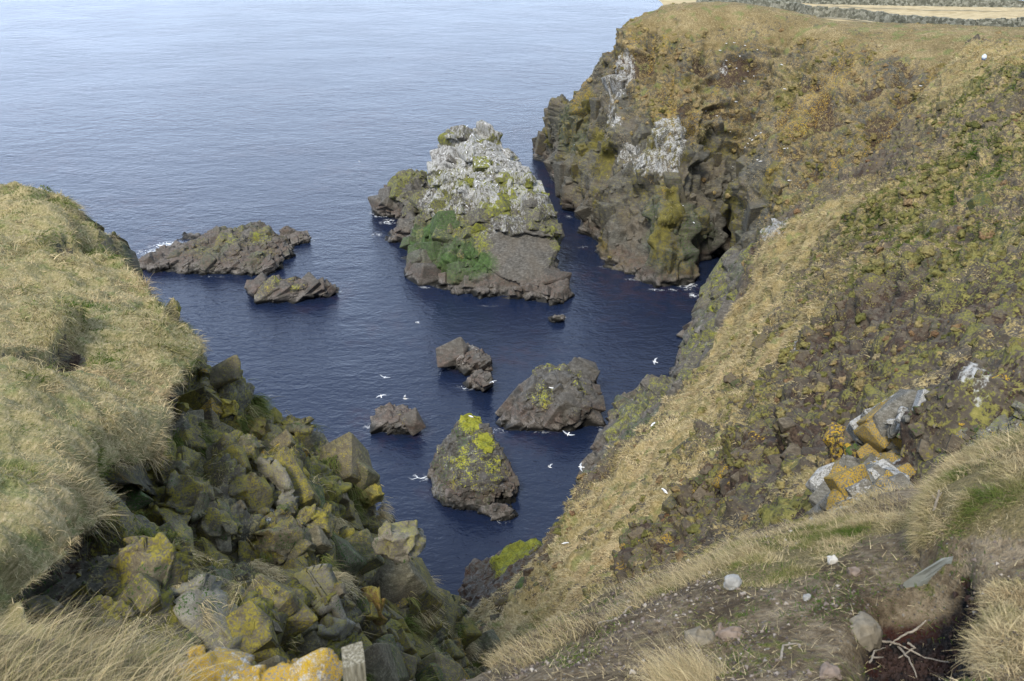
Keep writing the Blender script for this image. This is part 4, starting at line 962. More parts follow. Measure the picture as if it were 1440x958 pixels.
# crowd on top of the stack: many seabirds as individuals
k = 0
for i in range(400):
    px = random.gauss(672, 24); py = random.gauss(225, 24)
    if k >= 80: break
    h = hit(px, py, TREES)
    if h is None or h[1].z < .1 or h[2] > 150: continue
    o = link('seabird', PM, label='tiny seabird in the colony on top of the tallest stack', cat='bird', group='seabird colony on the tall stack'); k += 1
    o.location = h[0]+Vector((0, 0, .08)); o.rotation_euler = (R(20), 0, random.uniform(0, 6)); o.scale = (.9,)*3

# ------------------------------------------------------------------ loose stones
def stone(name, pts_or_size, seed, loc, rot, mat, label=None, cat=None, group=None, n=14, flat=1.0, sub=3, parent=None, kind=None, rough=.035):
    r = np.random.default_rng(seed); sx, sy, sz = pts_or_size
    pts = unit(r.normal(size=(n, 3)))*np.array([sx, sy, sz])*.5*r.uniform(.85, 1.1, (n, 1))
    pts = np.concatenate([pts, np.array([(a, b, c) for a in (-1, 1) for b in (-1, 1) for c in (-1, 1)])*np.array([sx, sy, sz])*.36*r.uniform(.8, 1.15, (8, 1))])
    mx_ = max(sx, sy, sz); V, N, Q = hull_mesh([[Vector(p) for p in pts]], mx_/26)
    k1, c = facet(V, N, (mx_*.42,)*3, (20, 30, 10), seed, .25, .5, .06, .05, .04)
    V = V+N*(k1*min(1, rough*25)+(fbm(V, mx_*.12, 3, seed)-.5)*mx_*rough*.8)[:, None]
    z = np.zeros(len(V)); mz = fbm(V, mx_*.3, 3, seed+3)
    m1 = np.stack([z, np.clip(.30+1.3*(mz-.5)+.25*N[:, 2], 0, 1), z], 1); m2 = np.stack([z+(mat is LICHROCK)*np.clip(.42+.5*N[:, 2]+1.6*(fbm(V, mx_*.09, 4, seed+9)-.5), 0, .75), z+(mat is LICHROCK)*.2*sstep(.5, .6, mz), z+.3*sstep(.5, .7, 1-mz)], 1)
    me = mesh_np(name, V, Q, mat, {'m1': m1, 'm2': m2})
    o = link(name, me, parent, label, cat, group, kind); o.location = loc; o.rotation_euler = rot; return o
STM = dict(rock=((.055,.05,.03),(.15,.135,.085),(.30,.275,.20)), moss=((.06,.055,.012),(.15,.132,.025),(.27,.235,.05)))
BOULD = terrain_mat('boulder_rock', .22, bumpd=.025, tide=False, **STM)
LICHROCK = terrain_mat('lichen_rock', .06, bumpd=.008, tide=False, rock=((.15,.14,.12),(.30,.28,.25),(.45,.44,.40)), moss=((.22,.13,.01),(.40,.27,.015),(.52,.38,.03)))
ORANGE = terrain_mat('orange_rock', .15, bumpd=.02, tide=False, rock=((.10,.07,.03),(.26,.15,.04),(.36,.20,.05)), moss=((.12,.10,.02),(.20,.17,.03),(.28,.22,.05)))
YELLOW = terrain_mat('yellow_rock', .15, bumpd=.02, tide=False, rock=((.12,.11,.03),(.26,.22,.05),(.34,.28,.08)), moss=((.20,.15,.02),(.30,.24,.03),(.36,.29,.05)))
PALE = terrain_mat('pale_rock', .2, bumpd=.02, tide=False, rock=((.12,.115,.09),(.24,.23,.19),(.38,.365,.31)), moss=((.09,.085,.04),(.16,.15,.06),(.25,.23,.10)))
CT = caster(('cliff',))
def boulder(px, py, wpx, hpx, ang, mat, seed, label, depth=.8, sink=.15, tilt=(10, 0)):
    h = hit(px, py, CT); 
    t = h[2]*math.cos(math.atan2(abs(px-720), F)) if h else 10
    m = t/F; size = (wpx*m, depth*wpx*m, hpx*m*1.05)
    p = np.array(h[0]) if h else P(px, py, t)
    v = unit(p-np.array([0, 0, H])); p = p - v*size[1]*.08
    stone('boulder', size, seed, Vector(p), (R(-38+tilt[0]), R(ang), R(tilt[1])), mat, label, 'boulder')
for a in [(355,606,50,34,12,ORANGE,401,'boulder with an orange, yellow-stained flat top high on the left cliff'),
          (330,602,36,24,-10,YELLOW,402,'dull yellow block just left of the orange-topped boulder'),
          (412,612,52,58,5,BOULD,403,'tall blocky boulder with a notched top on the cliff skyline, right of the orange-topped one'),
          (372,655,44,26,14,BOULD,404,'rounded greenish block below the orange-topped boulder'),
          (396,690,22,112,-24,PALE,405,'long pale rib of rock leaning down the middle of the cliff'),
          (434,684,20,76,-28,YELLOW,406,'narrow yellow-green slab tilted right of the pale rib'),
          (232,728,96,30,-4,BOULD,407,'broad flat slab half covered by a tuft, left of the dark hollow'),
          (208,800,96,88,14,BOULD,408,'large angular boulder overhanging the dark hollow at lower left'),
          (345,640,46,52,10,BOULD,409,'cracked olive block under the rocky brow, left of the pale rib'),
          (265,700,74,62,24,BOULD,410,'massive smooth olive face of rock in the middle of the left cliff'),
          (342,785,62,50,-8,BOULD,411,'block with a pale top edge, in the middle of the cliff below the dark recess'),
          (563,765,64,58,8,PALE,412,'grey-topped boulder perched at the right edge of the left cliff'),
          (518,694,38,36,20,YELLOW,413,'yellow-green angular block jutting from the cliff edge above the water'),
          (490,716,44,34,14,BOULD,414,'squat mossy block left of the yellow-green jutting one'),
          (570,820,44,66,22,BOULD,415,'green tapering block wedged under the grey-topped boulder'),
          (522,852,40,50,10,ORANGE,416,'rounded boulder with orange and yellow staining, low on the cliff'),
          (452,838,40,112,-42,PALE,417,'long pale sloping slab running down towards the yellow lichen stones'),
          (300,880,60,150,-52,PALE,418,'broad pale slab slanting down to the right at the bottom left'),
          (60,862,54,36,-6,PALE,419,'pale flat-faced stone at the edge of the turf, bottom left'),
          (150,872,62,56,18,BOULD,420,'lumpy stone behind the bending grass at bottom left'),
          (405,850,34,26,12,BOULD,421,'rounded mossy stone beside the pale sloping slab'),
          (476,660,14,20,20,PALE,422,'small pale grey flake standing near the cliff skyline'),
          (460,890,70,34,-14,PALE,423,'low speckled rock just above the yellow lichen stones'),
          (300,612,62,40,6,BOULD,425,'thick dark block under the turf lip, just right of the grass edge'),
          (392,762,66,60,-12,BOULD,426,'large olive block in the centre of the cliff, above the long pale slab'),
          (236,664,58,46,10,BOULD,427,'shadowed block deep under the overhanging turf'),
          (300,745,54,44,18,BOULD,428,'wedge-shaped olive block left of the block with the pale top edge'),
          (440,740,50,58,20,BOULD,429,'upright mossy block in the right half of the cliff, under the yellow-green slab'),
          (500,770,56,50,-10,BOULD,430,'wide mossy block left of the grey-topped boulder'),
          (350,700,60,66,14,BOULD,434,'tall smooth block left of the foot of the pale rib'),
          (590,860,40,44,30,BOULD,435,'lowest mossy block on the right flank of the cliff, over the gully'),
          (320,575,34,28,0,YELLOW,436,'small yellowish block at the cliff skyline below the turf edge'),
          (545,800,34,26,20,BOULD,424,'small dark green block between the grey-topped boulder and the orange-stained one')]:
    boulder(*a)

# yellow lichen stones and the old fence post, close by
def near_stone(px, py, t, size, seed, rot, label):
    return stone('lichen_stone', size, seed, Vector(P(px, py, t)), rot, LICHROCK, label, 'stone', rough=.03)
near_stone(300, 952, 2.9, (.26, .2, .16), 431, (0, R(4), 0), 'left of two stones crusted with bright yellow lichen, at the bottom edge')
near_stone(432, 952, 2.65, (.22, .14, .12), 432, (0, R(-16), R(10)), 'right of two stones crusted with yellow lichen, sloping up to the wooden post')
near_stone(352, 962, 2.7, (.12, .1, .07), 433, (0, R(4), R(30)), 'small yellow crusted stone between the two larger ones')
wood = NT('grey_wood'); wv = wood.stretch((6, 6, .5)); wn_ = wood.noise(22, 5, .65, wv)
WOOD = wood.out(wood.ramp(wn_, ((.3, (.05, .045, .03)), (.5, (.17, .155, .11)), (.7, (.33, .31, .25)))), .9, wood.bump(wn_, .006), .2)
def fence_post():
    bm = bmesh.new(); c = P(497, 921, 2.45); h = .9; wx, wy = .027, .034
    n = 14; rings = []
    for i in range(9):
        z = -h*(1-i/8)
        ring = []
        for (ux, uy) in ((-1,-1),(0,-1.04),(1,-1),(1.03,0),(1,1),(0,1.02),(-1,1),(-1.03,0)):
            ring.append(bm.verts.new((ux*wx*(1+.05*math.sin(i*2+ux)), uy*wy*(1+.05*math.cos(i*3+uy)), z+(.006*ux+.004*uy if i == 8 else 0))))
        rings.append(ring)
    for a, b in zip(rings, rings[1:]):
        for k in range(8): bm.faces.new((a[k], a[(k+1) % 8], b[(k+1) % 8], b[k]))
    bm.faces.new(rings[-1]); bm.faces.new(rings[0][::-1])
    me = bpy.data.meshes.new('fence_post'); bm.to_mesh(me); bm.free(); me.materials.append(WOOD)
    o = link('fence_post', me, label='weathered square wooden post beside the yellow lichen stone, bottom edge', cat='post'); o.location = Vector(c); o.rotation_euler = (R(-3), R(2), R(14))
fence_post()

# things on and beside the path
PT = caster(('path',)); GREY = simple('grey_stone', (.24, .24, .23), .9, .2, 40, .003); WHITE = simple('white_stone', (.40, .385, .35), .85, .12, 60, .002)
PINK = simple('brown_stone', (.16, .125, .10), .9, .25, 40, .003); BUFF = simple('buff_stone', (.155, .135, .10), .9, .25, 40, .003); SLATE = simple('slate', (.16, .17, .155), .8, .18, 20, .004)
def pathstone(px, py, wpx, hpx, mat, seed, label, name='stone', rz=0, stand=.5, group=None, deep=.8):
    h = hit(px, py, PT)
    if h is None: return None
    t = h[2]; m = t/F; s_ = (wpx*m, wpx*m*deep, max(hpx, 2)*m)
    return stone(name, s_, seed, h[0]+Vector((0, 0, s_[2]*(stand-.15))), (0, 0, R(rz)), mat, label, 'stone', group, n=10, rough=.02)
pathstone(1029,827,24,26,GREY,501,'squarish pale grey stone standing at the brink of the path')
pathstone(1170,792,14,12,WHITE,502,'white rounded stone on the green strip of grass')
pathstone(1028,896,38,13,PINK,505,'flat brownish stone at the lower middle of the path')
pathstone(985,900,48,14,BUFF,506,'flat buff stone beside the brownish one, above the straw tuft')
pathstone(1134,843,12,9,GREY,510,'round grey pebble in the middle of the path')
pathstone(1212,890,64,44,BUFF,511,'large smooth grey-buff boulder sunk in the path beside the black peat', rz=20, stand=.12, name='boulder')
pathstone(1168,949,32,14,PINK,515,'yellowish-brown flat stone at the bottom edge')
pathstone(1200,808,20,12,PINK,516,'brown stone in the small earth scar on the path')
def slate():
    a, b, c, d = [hit(*q, PT)[0] for q in ((1266,828),(1296,822),(1342,789),(1322,793))]
    bm = bmesh.new(); up = Vector((0, 0, .03)); pts = [a, b, c, d]; cen = sum(pts, Vector())/4
    lo = [bm.verts.new(p-up*1.2-cen) for p in pts]; hi = [bm.verts.new(p+up-cen) for p in pts]
    bm.faces.new(hi); bm.faces.new(lo[::-1])
    for k in range(4): bm.faces.new((lo[k], lo[(k+1) % 4], hi[(k+1) % 4], hi[k]))
    bmesh.ops.recalc_face_normals(bm, faces=bm.faces); bmesh.ops.bevel(bm, geom=bm.edges[:], offset=.006, segments=2, affect='EDGES')
    me = bpy.data.meshes.new('slate_slab'); bm.to_mesh(me); bm.free(); me.materials.append(SLATE)
    o = link('slate_slab', me, label='pale grey-green stone slab bedded along the edge of the black peat bank', cat='slab'); o.location = cen
slate()
# gravel: uncounted small chips
def gravel():
    r = np.random.default_rng(9); Vg = gv(GC); nz_ = KC['N']; dist = np.linalg.norm(Vg-np.array([0, 0, H]), axis=1)
    w_ = (1-KC['grass'])*(nz_[:, 2] > .5)*(dist < 9)*(Vg[:, 1] > .3); w_ = w_/dist**1.0; w_ = w_*sstep(.35, .7, fbm(Vg, .25, 3, 400)); w_ /= w_.sum()
    idx = r.choice(len(Vg), 22000, p=w_); c0 = np.array([(1,0,-.3),(-.5,.87,-.3),(-.5,-.87,-.3),(.6,.3,.35),(-.5,.4,.4),(0,-.6,.35)])
    F0 = np.array([(3,4,5),(0,3,5),(0,1,3),(1,4,3),(1,2,4),(2,5,4),(2,0,5),(0,2,1)])
    sz = (.002+.010*r.random(len(idx))**3.0); Vs = c0[None]*sz[:, None, None]*r.uniform(.6, 1.3, (len(idx), 6, 3))
    a = r.random(len(idx))*6.28; ca, sa = np.cos(a), np.sin(a); x = Vs[..., 0]*ca[:, None]-Vs[..., 1]*sa[:, None]; y = Vs[..., 0]*sa[:, None]+Vs[..., 1]*ca[:, None]
    Vs = np.stack([x, y, Vs[..., 2]], -1)+(Vg[idx]+r.normal(0, .01, (len(idx), 3))*np.array([1, 1, .1]))[:, None, :]
    Fs = F0[None]+(np.arange(len(idx))*6)[:, None, None]
    s = NT('gravel'); tn = s.attr('m1')[0]
    m = s.out(s.ramp(tn, ((0, (.06, .05, .045)), (.45, (.16, .13, .11)), (.8, (.30, .27, .23)), (1, (.68, .66, .62)))), .9)
    tone = np.repeat(r.random(len(idx))**2.2*.85, 6)
    link('gravel', mesh_np('gravel', Vs.reshape(-1, 3), Fs.reshape(-1, 3), m, {'m1': np.stack([tone]*3, 1)}, smooth=False), kind='stuff', label='scattered grit and shell chips on the path', cat='gravel')
gravel()
def clods():
    r = np.random.default_rng(12); Vg = gv(GC); w_ = (KC['rut'] > .75)*(Vg[:, 1] > .5)*1.0; w_ = w_/w_.sum(); idx = r.choice(len(Vg), 9000, p=w_)
    c0 = unit(np.array([(1,0,-.2),(-.5,.87,-.2),(-.5,-.87,-.2),(.6,.4,.8),(-.6,.3,.8),(0,-.6,.8)])); F0 = np.array([(3,4,5),(0,3,5),(0,1,3),(1,4,3),(1,2,4),(2,5,4),(2,0,5),(0,2,1)])
    sz = .004+.010*r.random(len(idx))**2; Vs = c0[None]*sz[:, None, None]*r.uniform(.6, 1.35, (len(idx), 6, 3))+(Vg[idx]+r.normal(0, .012, (len(idx), 3))*np.array([1, 1, .25]))[:, None, :]
    Fs = F0[None]+(np.arange(len(idx))*6)[:, None, None]
    s = NT('peat'); m = s.out(s.ramp(s.noise(3, 3), ((.5, (.012, .012, .013)), (.62, (.035, .02, .016)))), .9, s.bump(s.noise(90, 3), .004))
    link('peat_crumbs', mesh_np('peat_crumbs', Vs.reshape(-1, 3), Fs.reshape(-1, 3), m, smooth=False), kind='stuff', label='crumbling black and reddish peat in the eroded bank', cat='peat')
clods()
# dead twigs and pale roots
TWIG = simple('dry_twig', (.24, .21, .17), .9, .25, 60)
def tube(bm, pts, r0, r1, sg=6):
    rings = []
    for i, p in enumerate(pts):
        p = Vector(p); d = (Vector(pts[min(i+1, len(pts)-1)])-Vector(pts[max(i-1, 0)])).normalized(); a = d.orthogonal().normalized(); b = d.cross(a); r = r0+(r1-r0)*i/(len(pts)-1)
        rings.append([bm.verts.new(p+a*r*math.cos(k*2*math.pi/sg)+b*r*math.sin(k*2*math.pi/sg)) for k in range(sg)])
    for a, b in zip(rings, rings[1:]):
        for k in range(sg): bm.faces.new((a[k], a[(k+1) % sg], b[(k+1) % sg], b[k]))
    bm.faces.new(rings[0][::-1]); bm.faces.new(rings[-1])
def twig(name, lines, r, label, lift=.02):
    bm = bmesh.new()
    for ln in lines:
        pts = []
        for i, (px, py) in enumerate(ln):
            h = hit(px, py, PT); pts.append(h[0]+Vector((0, 0, lift+.01*math.sin(i*2))))
        fine = []
        for a, b in zip(pts, pts[1:]):
            for k in range(4): fine.append(a.lerp(b, k/4)+Vector((random.uniform(-1, 1), random.uniform(-1, 1), random.uniform(0, 1)))*.0025)
        fine.append(pts[-1]); tube(bm, fine, r, r*.45)
    me = bpy.data.meshes.new(name); bm.to_mesh(me); bm.free(); me.materials.append(TWIG); link(name, me, label=label, cat='twig')
twig('root', [[(1238,908),(1262,916),(1300,930),(1333,937)],[(1262,916),(1275,935),(1288,957)],[(1275,912),(1285,920),(1262,930)]], .004, 'pale forked root lying across the dark earth at the bottom right')
twig('root', [[(1222,940),(1228,925),(1245,915)],[(1225,932),(1240,934)]], .0035, 'short pale root curling left of the forked one')
twig('root', [[(1285,893),(1265,905),(1250,912)],[(1285,893),(1300,882)]], .004, 'thin twig resting on the black peat slope')
twig('root', [[(1096,934),(1100,918),(1118,910),(1125,914)]], .004, 'bent pale stalk lying on the path left of the boulder')
twig('root', [[(876,868),(885,862),(889,856)],[(842,882),(864,880)]], .004, 'dry stalk at the left brink of the path')
def standing_twig():
    h = hit(1314, 716, PT) or hit(1314, 722, PT); b = h[0]; m = h[2]/F
    bm = bmesh.new(); up = Vector((0, 0, 1)); rt = Vector((1, 0, 0))
    tube(bm, [b-up*.02, b+rt*.3*m+up*9*m, b+rt*1*m+up*20*m, b+rt*0*m+up*29*m], 2.0*m, 1.1*m); tube(bm, [b+up*14*m, b-rt*4*m+up*18*m, b-rt*7*m+up*22*m], 1.2*m, .6*m); tube(bm, [b+up*18*m, b+rt*3*m+up*22*m, b+rt*4*m+up*26*m], 1.0*m, .5*m)
    me = bpy.data.meshes.new('dead_twig'); bm.to_mesh(me); bm.free(); me.materials.append(TWIG); link('dead_twig', me, label='bleached forked twig standing upright at the far side of the path', cat='twig')
standing_twig()
# blue and white plastic object on the distant grass
def float_():
    h = hit(1384, 84); p = h[0]; bm = bmesh.new()
    prof = [(0,.0),(.2,.02),(.27,.12),(.29,.3),(.28,.46),(.2,.58),(.09,.62),(.08,.70),(0,.71)]; sg = 14; rings = []
    for (r, z) in prof[1:-1]: rings.append([bm.verts.new((r*math.cos(k*2*math.pi/sg), r*math.sin(k*2*math.pi/sg), z)) for k in range(sg)])
    for a, b in zip(rings, rings[1:]):
        for k in range(sg): bm.faces.new((a[k], a[(k+1) % sg], b[(k+1) % sg], b[k]))
    bm.faces.new(rings[0][::-1]); bm.faces.new(rings[-1])
    me = bpy.data.meshes.new('plastic_drum'); bm.to_mesh(me); bm.free(); me.materials.append(simple('pale_plastic', (.55, .62, .68), .4, .05)); me.materials.append(simple('blue_plastic', (.06, .12, .28), .4, .05))
    for q in me.polygons:
        if .1 < q.center.z < .3 or q.center.x > .15: q.material_index = 1
    o = link('plastic_drum', me, label='small blue and white plastic drum washed up on pale grass near the top right', cat='drum'); o.location = p-Vector((0, 0, .05)); o.rotation_euler = (R(8), R(-10), 0); o.scale = (.95,)*3
float_()
# ------------------------------------------------------------------ the jointed blocks that make up the broken rock faces
def block_part(G, w, groups, rot, seed, mat, parent, moss=.3, soil=0., attrs=None, scale_t=None, fmax=1.15, **kw):
    V = gv(G); Nn = unit(grid_normals(G).reshape(-1, 3)); Nn = Nn if Nn[:, 2].mean() > 0 else -Nn
    iv, t = inview_(V); ww = w*iv*farea(G); r = np.random.default_rng(seed)
    if scale_t is None: Vb, Fb, Ix = make_blocks(V, Nn, ww, groups, rot, seed, **kw)
    else:
        out = []
        for a, b in zip(scale_t[:-1], scale_t[1:]):
            m = (t >= a) & (t < b); f = min((a+b)/2/13, fmax)
            share = (ww*m/np.maximum(t, 2)**2).sum()/(ww/np.maximum(t, 2)**2).sum()
            g = [(int(c*share), lo*f, hi*f) for c, lo, hi in groups if int(c*share) > 0]
            if g: out.append(make_blocks(V, Nn, ww*m, g, rot, seed+int(a), **kw))
        Vb = np.concatenate([o[0] for o in out]); n = 0; Fl = []
        for o in out: Fl.append(o[1]+n); n += len(o[0])
        Fb = np.concatenate(Fl); Ix = np.concatenate([o[2] for o in out])
    if attrs is not None: m1, m2 = attrs[0][Ix], attrs[1][Ix]
    else:
        u, inv = np.unique(Ix, return_inverse=True); n = len(u)
        mo = np.clip(r.normal(moss, .22, n), 0, .9)[inv]; li = (.38*(r.random(n) < .03))[inv]; al = np.clip(r.normal(.1, .18, n), 0, .6)[inv]; so = (soil*r.random(n))[inv]
        m1 = np.stack([0*mo, mo, so], 1); m2 = np.stack([li, 0*li, al], 1)
    return link('rock_blocks', mesh_np('rock_blocks', Vb, Fb, mat, {'m1': m1, 'm2': m2}, smooth=False), parent)
CL = bpy.data.objects['cliff']; HS = bpy.data.objects['hillside']; HD = bpy.data.objects['headland']
wr = KD['rock']*(KD['vi'] > 2.75)*np.interp(KD['vi'], [2.7, 3.2, 5.6, 6.4, 7], [0, 1, 1, .35, .05])*(KD['ui'] > 4.6)*np.where(KD['ui'] < 6, .35, 1)
BLK = terrain_mat('block_rock', .22, bumpd=.03, tide=False, rock=((.045,.040,.024),(.13,.117,.072),(.27,.245,.17)), moss=((.05,.045,.010),(.125,.11,.022),(.24,.205,.045)))
block_part(GD, wr, [(110, .55, 1.05), (620, .2, .52), (1700, .07, .2)], (28, -35, 15), 601, BLK, CL, .34, scale_t=[4, 8, 12, 16, 26], lift=-.25, jit=.11)
wb = KB['rock']*(1-KB['side'])+.03*(1-KB['side'])*(1-KB['straw'])
block_part(GB, wb**1.3, [(50, .28, .45), (450, .12, .28), (1800, .04, .12)], (35, -30, 25), 602,
            terrain_mat('slope_block', .4, bumpd=.04, tide=False, rock=((.05,.04,.03),(.115,.095,.068),(.23,.205,.16)), moss=((.04,.04,.011),(.10,.09,.025),(.19,.165,.05))), HS, .2, .5, scale_t=[8, 16, 30, 60, 110], fmax=3.0, squash=(1, .7, .5), lift=-.08, jit=.2)
za = gv(GA)[:, 2]
block_part(GA, KA['rock']*(za > .3), [(90, 2.2, 4.2), (420, .8, 2.2), (900, .3, .8)], (10, -14, 25), 603, HD.data.materials[0], HD, attrs=(KA['m1'], KA['m2']), squash=(.62, .55, 1.25), lift=-.26, jit=.16)
# lichen-crusted rib of rock just beyond the path, and a greyer one at the right edge
HT = caster(('hillside',))
def rib(px_pts, thick, label, lich, gu, seed, moss=.1):
    a = [hit(x, y, HT)[0] for x, y in px_pts]; vd = [(p-Vector((0, 0, H))).normalized() for p in a]
    def paint(V, N, d):
        n1 = zs(fbm(V, .20, 5, seed, .65)); n2 = zs(fbm(V, .13, 4, seed+5))
        return dict(lich=sstep(.1, .9, n1)*lich, gu=sstep(.2, 1.0, n2)*gu*(n1 < .3), moss=moss+0*d)
    cs = []
    n = len(a)//2
    for i in range(n-1):
        quad = [a[2*i], a[2*i+1], a[2*i+2], a[2*i+3]]; q2 = [vd[2*i], vd[2*i+1], vd[2*i+2], vd[2*i+3]]
        cs.append([np.array(p-v*thick*(.5+.6*((i*7+j) % 3)/2)) for j, (p, v) in enumerate(zip(quad, q2))]+[np.array(p+v*thick*1.5) for p, v in zip(quad, q2)])
    rock('rock_outcrop', cs, thick*.07, label, 'rock outcrop', sizes=((.9, .5, .6), (.32, .2, .24), (.11, .08, .09)), amps=(.2, .1, .03), rot=(35, -30, 25), seed=seed, fine=True, blk=1.4, paint=paint,
         mat=terrain_mat('outcrop_rock', .16, bumpd=.02, tide=False, brown=.2, rock=((.06,.057,.048),(.15,.145,.125),(.30,.295,.27))))
rib([(1262,575),(1276,590),(1238,612),(1268,632),(1208,655),(1262,668),(1186,690),(1240,712),(1158,724),(1205,745)], .13, 'rib of rock crusted with orange and white lichen, just beyond the path', .56, .75, 701)
rib([(1450,560),(1460,600),(1405,590),(1425,618),(1362,622),(1385,648)], .2, 'grey-green layered rock rib at the right edge, behind the grassy mound', .15, .2, 702, .3)

# ------------------------------------------------------------------ cushions of moss, thrift and tussock roots: low domes with ragged skins
def cushion_mat(name, ramp, sc):
    s = NT(name); tn = s.attr('m1')[0]; n = s.noise(sc, 5, .7); n2 = s.noise(sc*4, 3, .7)
    c = s.ramp(tn, ramp); c = s.mix(1.0, c, s.ramp(n, ((.36, (.45, .42, .40)), (.5, (.95, .95, .95)), (.64, (1.45, 1.4, 1.3)))), 'MULTIPLY')
    c = s.mix(s.ss(n2, .56, .66, 0, .6), c, (.04, .028, .02))
    return s.out(c, .95, s.bump(s.math('ADD', n, s.math('MULTIPLY', n2, .5)), .35/sc), .1)
def cushions(name, G, w, n, lo, hi, tone, mat, label, seed, flat=.55, fmax=6):
    V = gv(G); Nn = unit(grid_normals(G).reshape(-1, 3)); Nn = Nn if Nn[:, 2].mean() > 0 else -Nn
    iv, t = inview_(V); r = np.random.default_rng(seed); ww = np.maximum(w*iv*farea(G)/np.maximum(t, 3)**1.2, 0); idx = r.choice(len(V), n, p=ww/ww.sum())
    bm = bmesh.new(); bmesh.ops.create_icosphere(bm, subdivisions=3, radius=1); bm.verts.index_update()
    U = np.array([v.co[:] for v in bm.verts]); Fc = np.array([[v.index for v in f.verts] for f in bm.faces]); bm.free(); m = len(U)
    sz = np.exp(r.uniform(math.log(lo), math.log(hi), n))*np.clip(t[idx]/15, .7, fmax)
    nn = unit(Nn[idx]*.7+np.array([0, 0, .5])); a = unit(np.cross(nn, r.normal(size=(n, 3)))); b = np.cross(nn, a); el = r.uniform(.7, 1.5, n)
    P_ = (a[:, None]*U[None, :, :1]*el[:, None, None]+b[:, None]*U[None, :, 1:2]+nn[:, None]*U[None, :, 2:]*flat)*sz[:, None, None]*.5
    W = (V[idx][:, None]-nn[:, None]*sz[:, None, None]*.10+P_).reshape(-1, 3); rad = (P_/np.linalg.norm(P_, axis=2, keepdims=True)).reshape(-1, 3); ss_ = np.repeat(sz, m)
    d = (fbm(W/ss_[:, None]*1.0+np.repeat(r.uniform(0, 50, n), m)[:, None], .26, 5, seed, .65)-.5)*ss_*1.0
    W = W+rad*d[:, None]; Fs = (Fc[None]+(np.arange(n)*m)[:, None, None]).reshape(-1, 3)
    tn = np.repeat(np.clip(tone[idx]+r.normal(0, .16, n), 0, 1), m)
    link(name, mesh_np(name, W, Fs, mat, {'m1': np.stack([tn]*3, 1)}), kind='stuff', label=label, cat='moss')
CR = ((0, (.085, .088, .028)), (.3, (.14, .135, .045)), (.5, (.18, .165, .06)), (.7, (.22, .18, .085)), (.86, (.15, .09, .05)), (1, (.26, .21, .12)))
Vb_ = gv(GB)
wB = (1-KB['side'])*(1-KB['straw']*.8)*(.25+KB['green']*.9)*sstep(-.6, .8, zs(fbm(Vb_, 2.2, 3, 801)))
toneB = .55-.20*KB['green']+.20*zs(fbm(Vb_, 1.6, 3, 803))
cushions('moss_cushions', GB, wB, 4600, .06, .20, toneB, cushion_mat('moss_cushion', CR, 9), 'rounded cushions of moss and thrift studding the right-hand slope', 811, fmax=3.2)
Va_ = gv(GA)
wA = (1-np.clip(KA['rock'], 0, 1))*(Va_[:, 2] > 8)*(Va_[:, 2] < 27.4)*sstep(-.8, .8, zs(fbm(Va_, 4, 3, 805)))+.02
cushions('tussock_clumps', GA, wA, 5200, .045, .14, .5+.16*zs(fbm(Va_, 3, 3, 807)), cushion_mat('tussock', ((0, (.10, .10, .03)), (.4, (.19, .155, .06)), (.7, (.25, .195, .10)), (.9, (.17, .11, .05)), (1, (.27, .22, .125))), 3), 'brown and straw tussocks on the headland face', 813, .45, fmax=6)
# ------------------------------------------------------------------ blades
BL = blade_mat('dry_grass')
def blades(name, base, nrm, length, width, lean, tone, label, seed=0, seg=3, droop=.5, kind='stuff', cat='grass', jitter=.35):
    """base (n,3), lean (n,3) direction the blade falls to, length/width (n,), tone (n,) 0 green .. 1 straw"""
    r = np.random.default_rng(seed); n = len(base); width = width*r.uniform(.55, 1.5, n); tone = tone+r.normal(0, .09, n)
    up = unit(nrm*.55+np.array([0, 0, .55])+r.normal(0, jitter, (n, 3)))
    ln = unit(lean+r.normal(0, jitter*1.0, (n, 3)))
    side = unit(np.cross(up, ln+1e-3)); P0 = base; rows = []
    for k in range(seg+1):
        f = k/seg; p = P0+up*(length*f*(1-droop*.5*f))[:, None]+ln*(length*droop*f*f)[:, None]-np.array([0, 0, 1])*(length*droop*.35*f**2.5)[:, None]
        wd = width*(1-f*.92)*.5
        rows.append(np.stack([p-side*wd[:, None], p+side*wd[:, None]], 1))
    V = np.stack(rows, 1).reshape(n, -1, 3); m = V.shape[1]
    f0 = np.array([(2*k, 2*k+1, 2*k+3, 2*k+2) for k in range(seg)])
    Fq = (f0[None]+(np.arange(n)*m)[:, None, None]).reshape(-1, 4)
    t = np.repeat(np.clip(tone, 0, 1), m); j = np.repeat(r.random(n), m); hh = np.tile(np.repeat(np.arange(seg+1)/seg, 2), n)
    me = mesh_np(name, V.reshape(-1, 3), Fq, BL, {'tone': np.stack([t, j, hh], 1)})
    return link(name, me, kind=kind, label=label, cat=cat)
def inview(V, m=60):
    q = V-np.array([0, 0, H]); t = q[:, 1]*CO-q[:, 2]*SI; t = np.maximum(t, .01)
    px = 720+F*q[:, 0]/t; py = 479-F*(q[:, 1]*SI+q[:, 2]*CO)/t
    return (t > .3) & (px > -m*2) & (px < 1440+m*2) & (py > -m) & (py < 958+m*3), t
def facearea(G):
    du = np.linalg.norm(np.gradient(G, axis=0), axis=-1); dv = np.linalg.norm(np.gradient(G, axis=1), axis=-1); return (du*dv).reshape(-1)
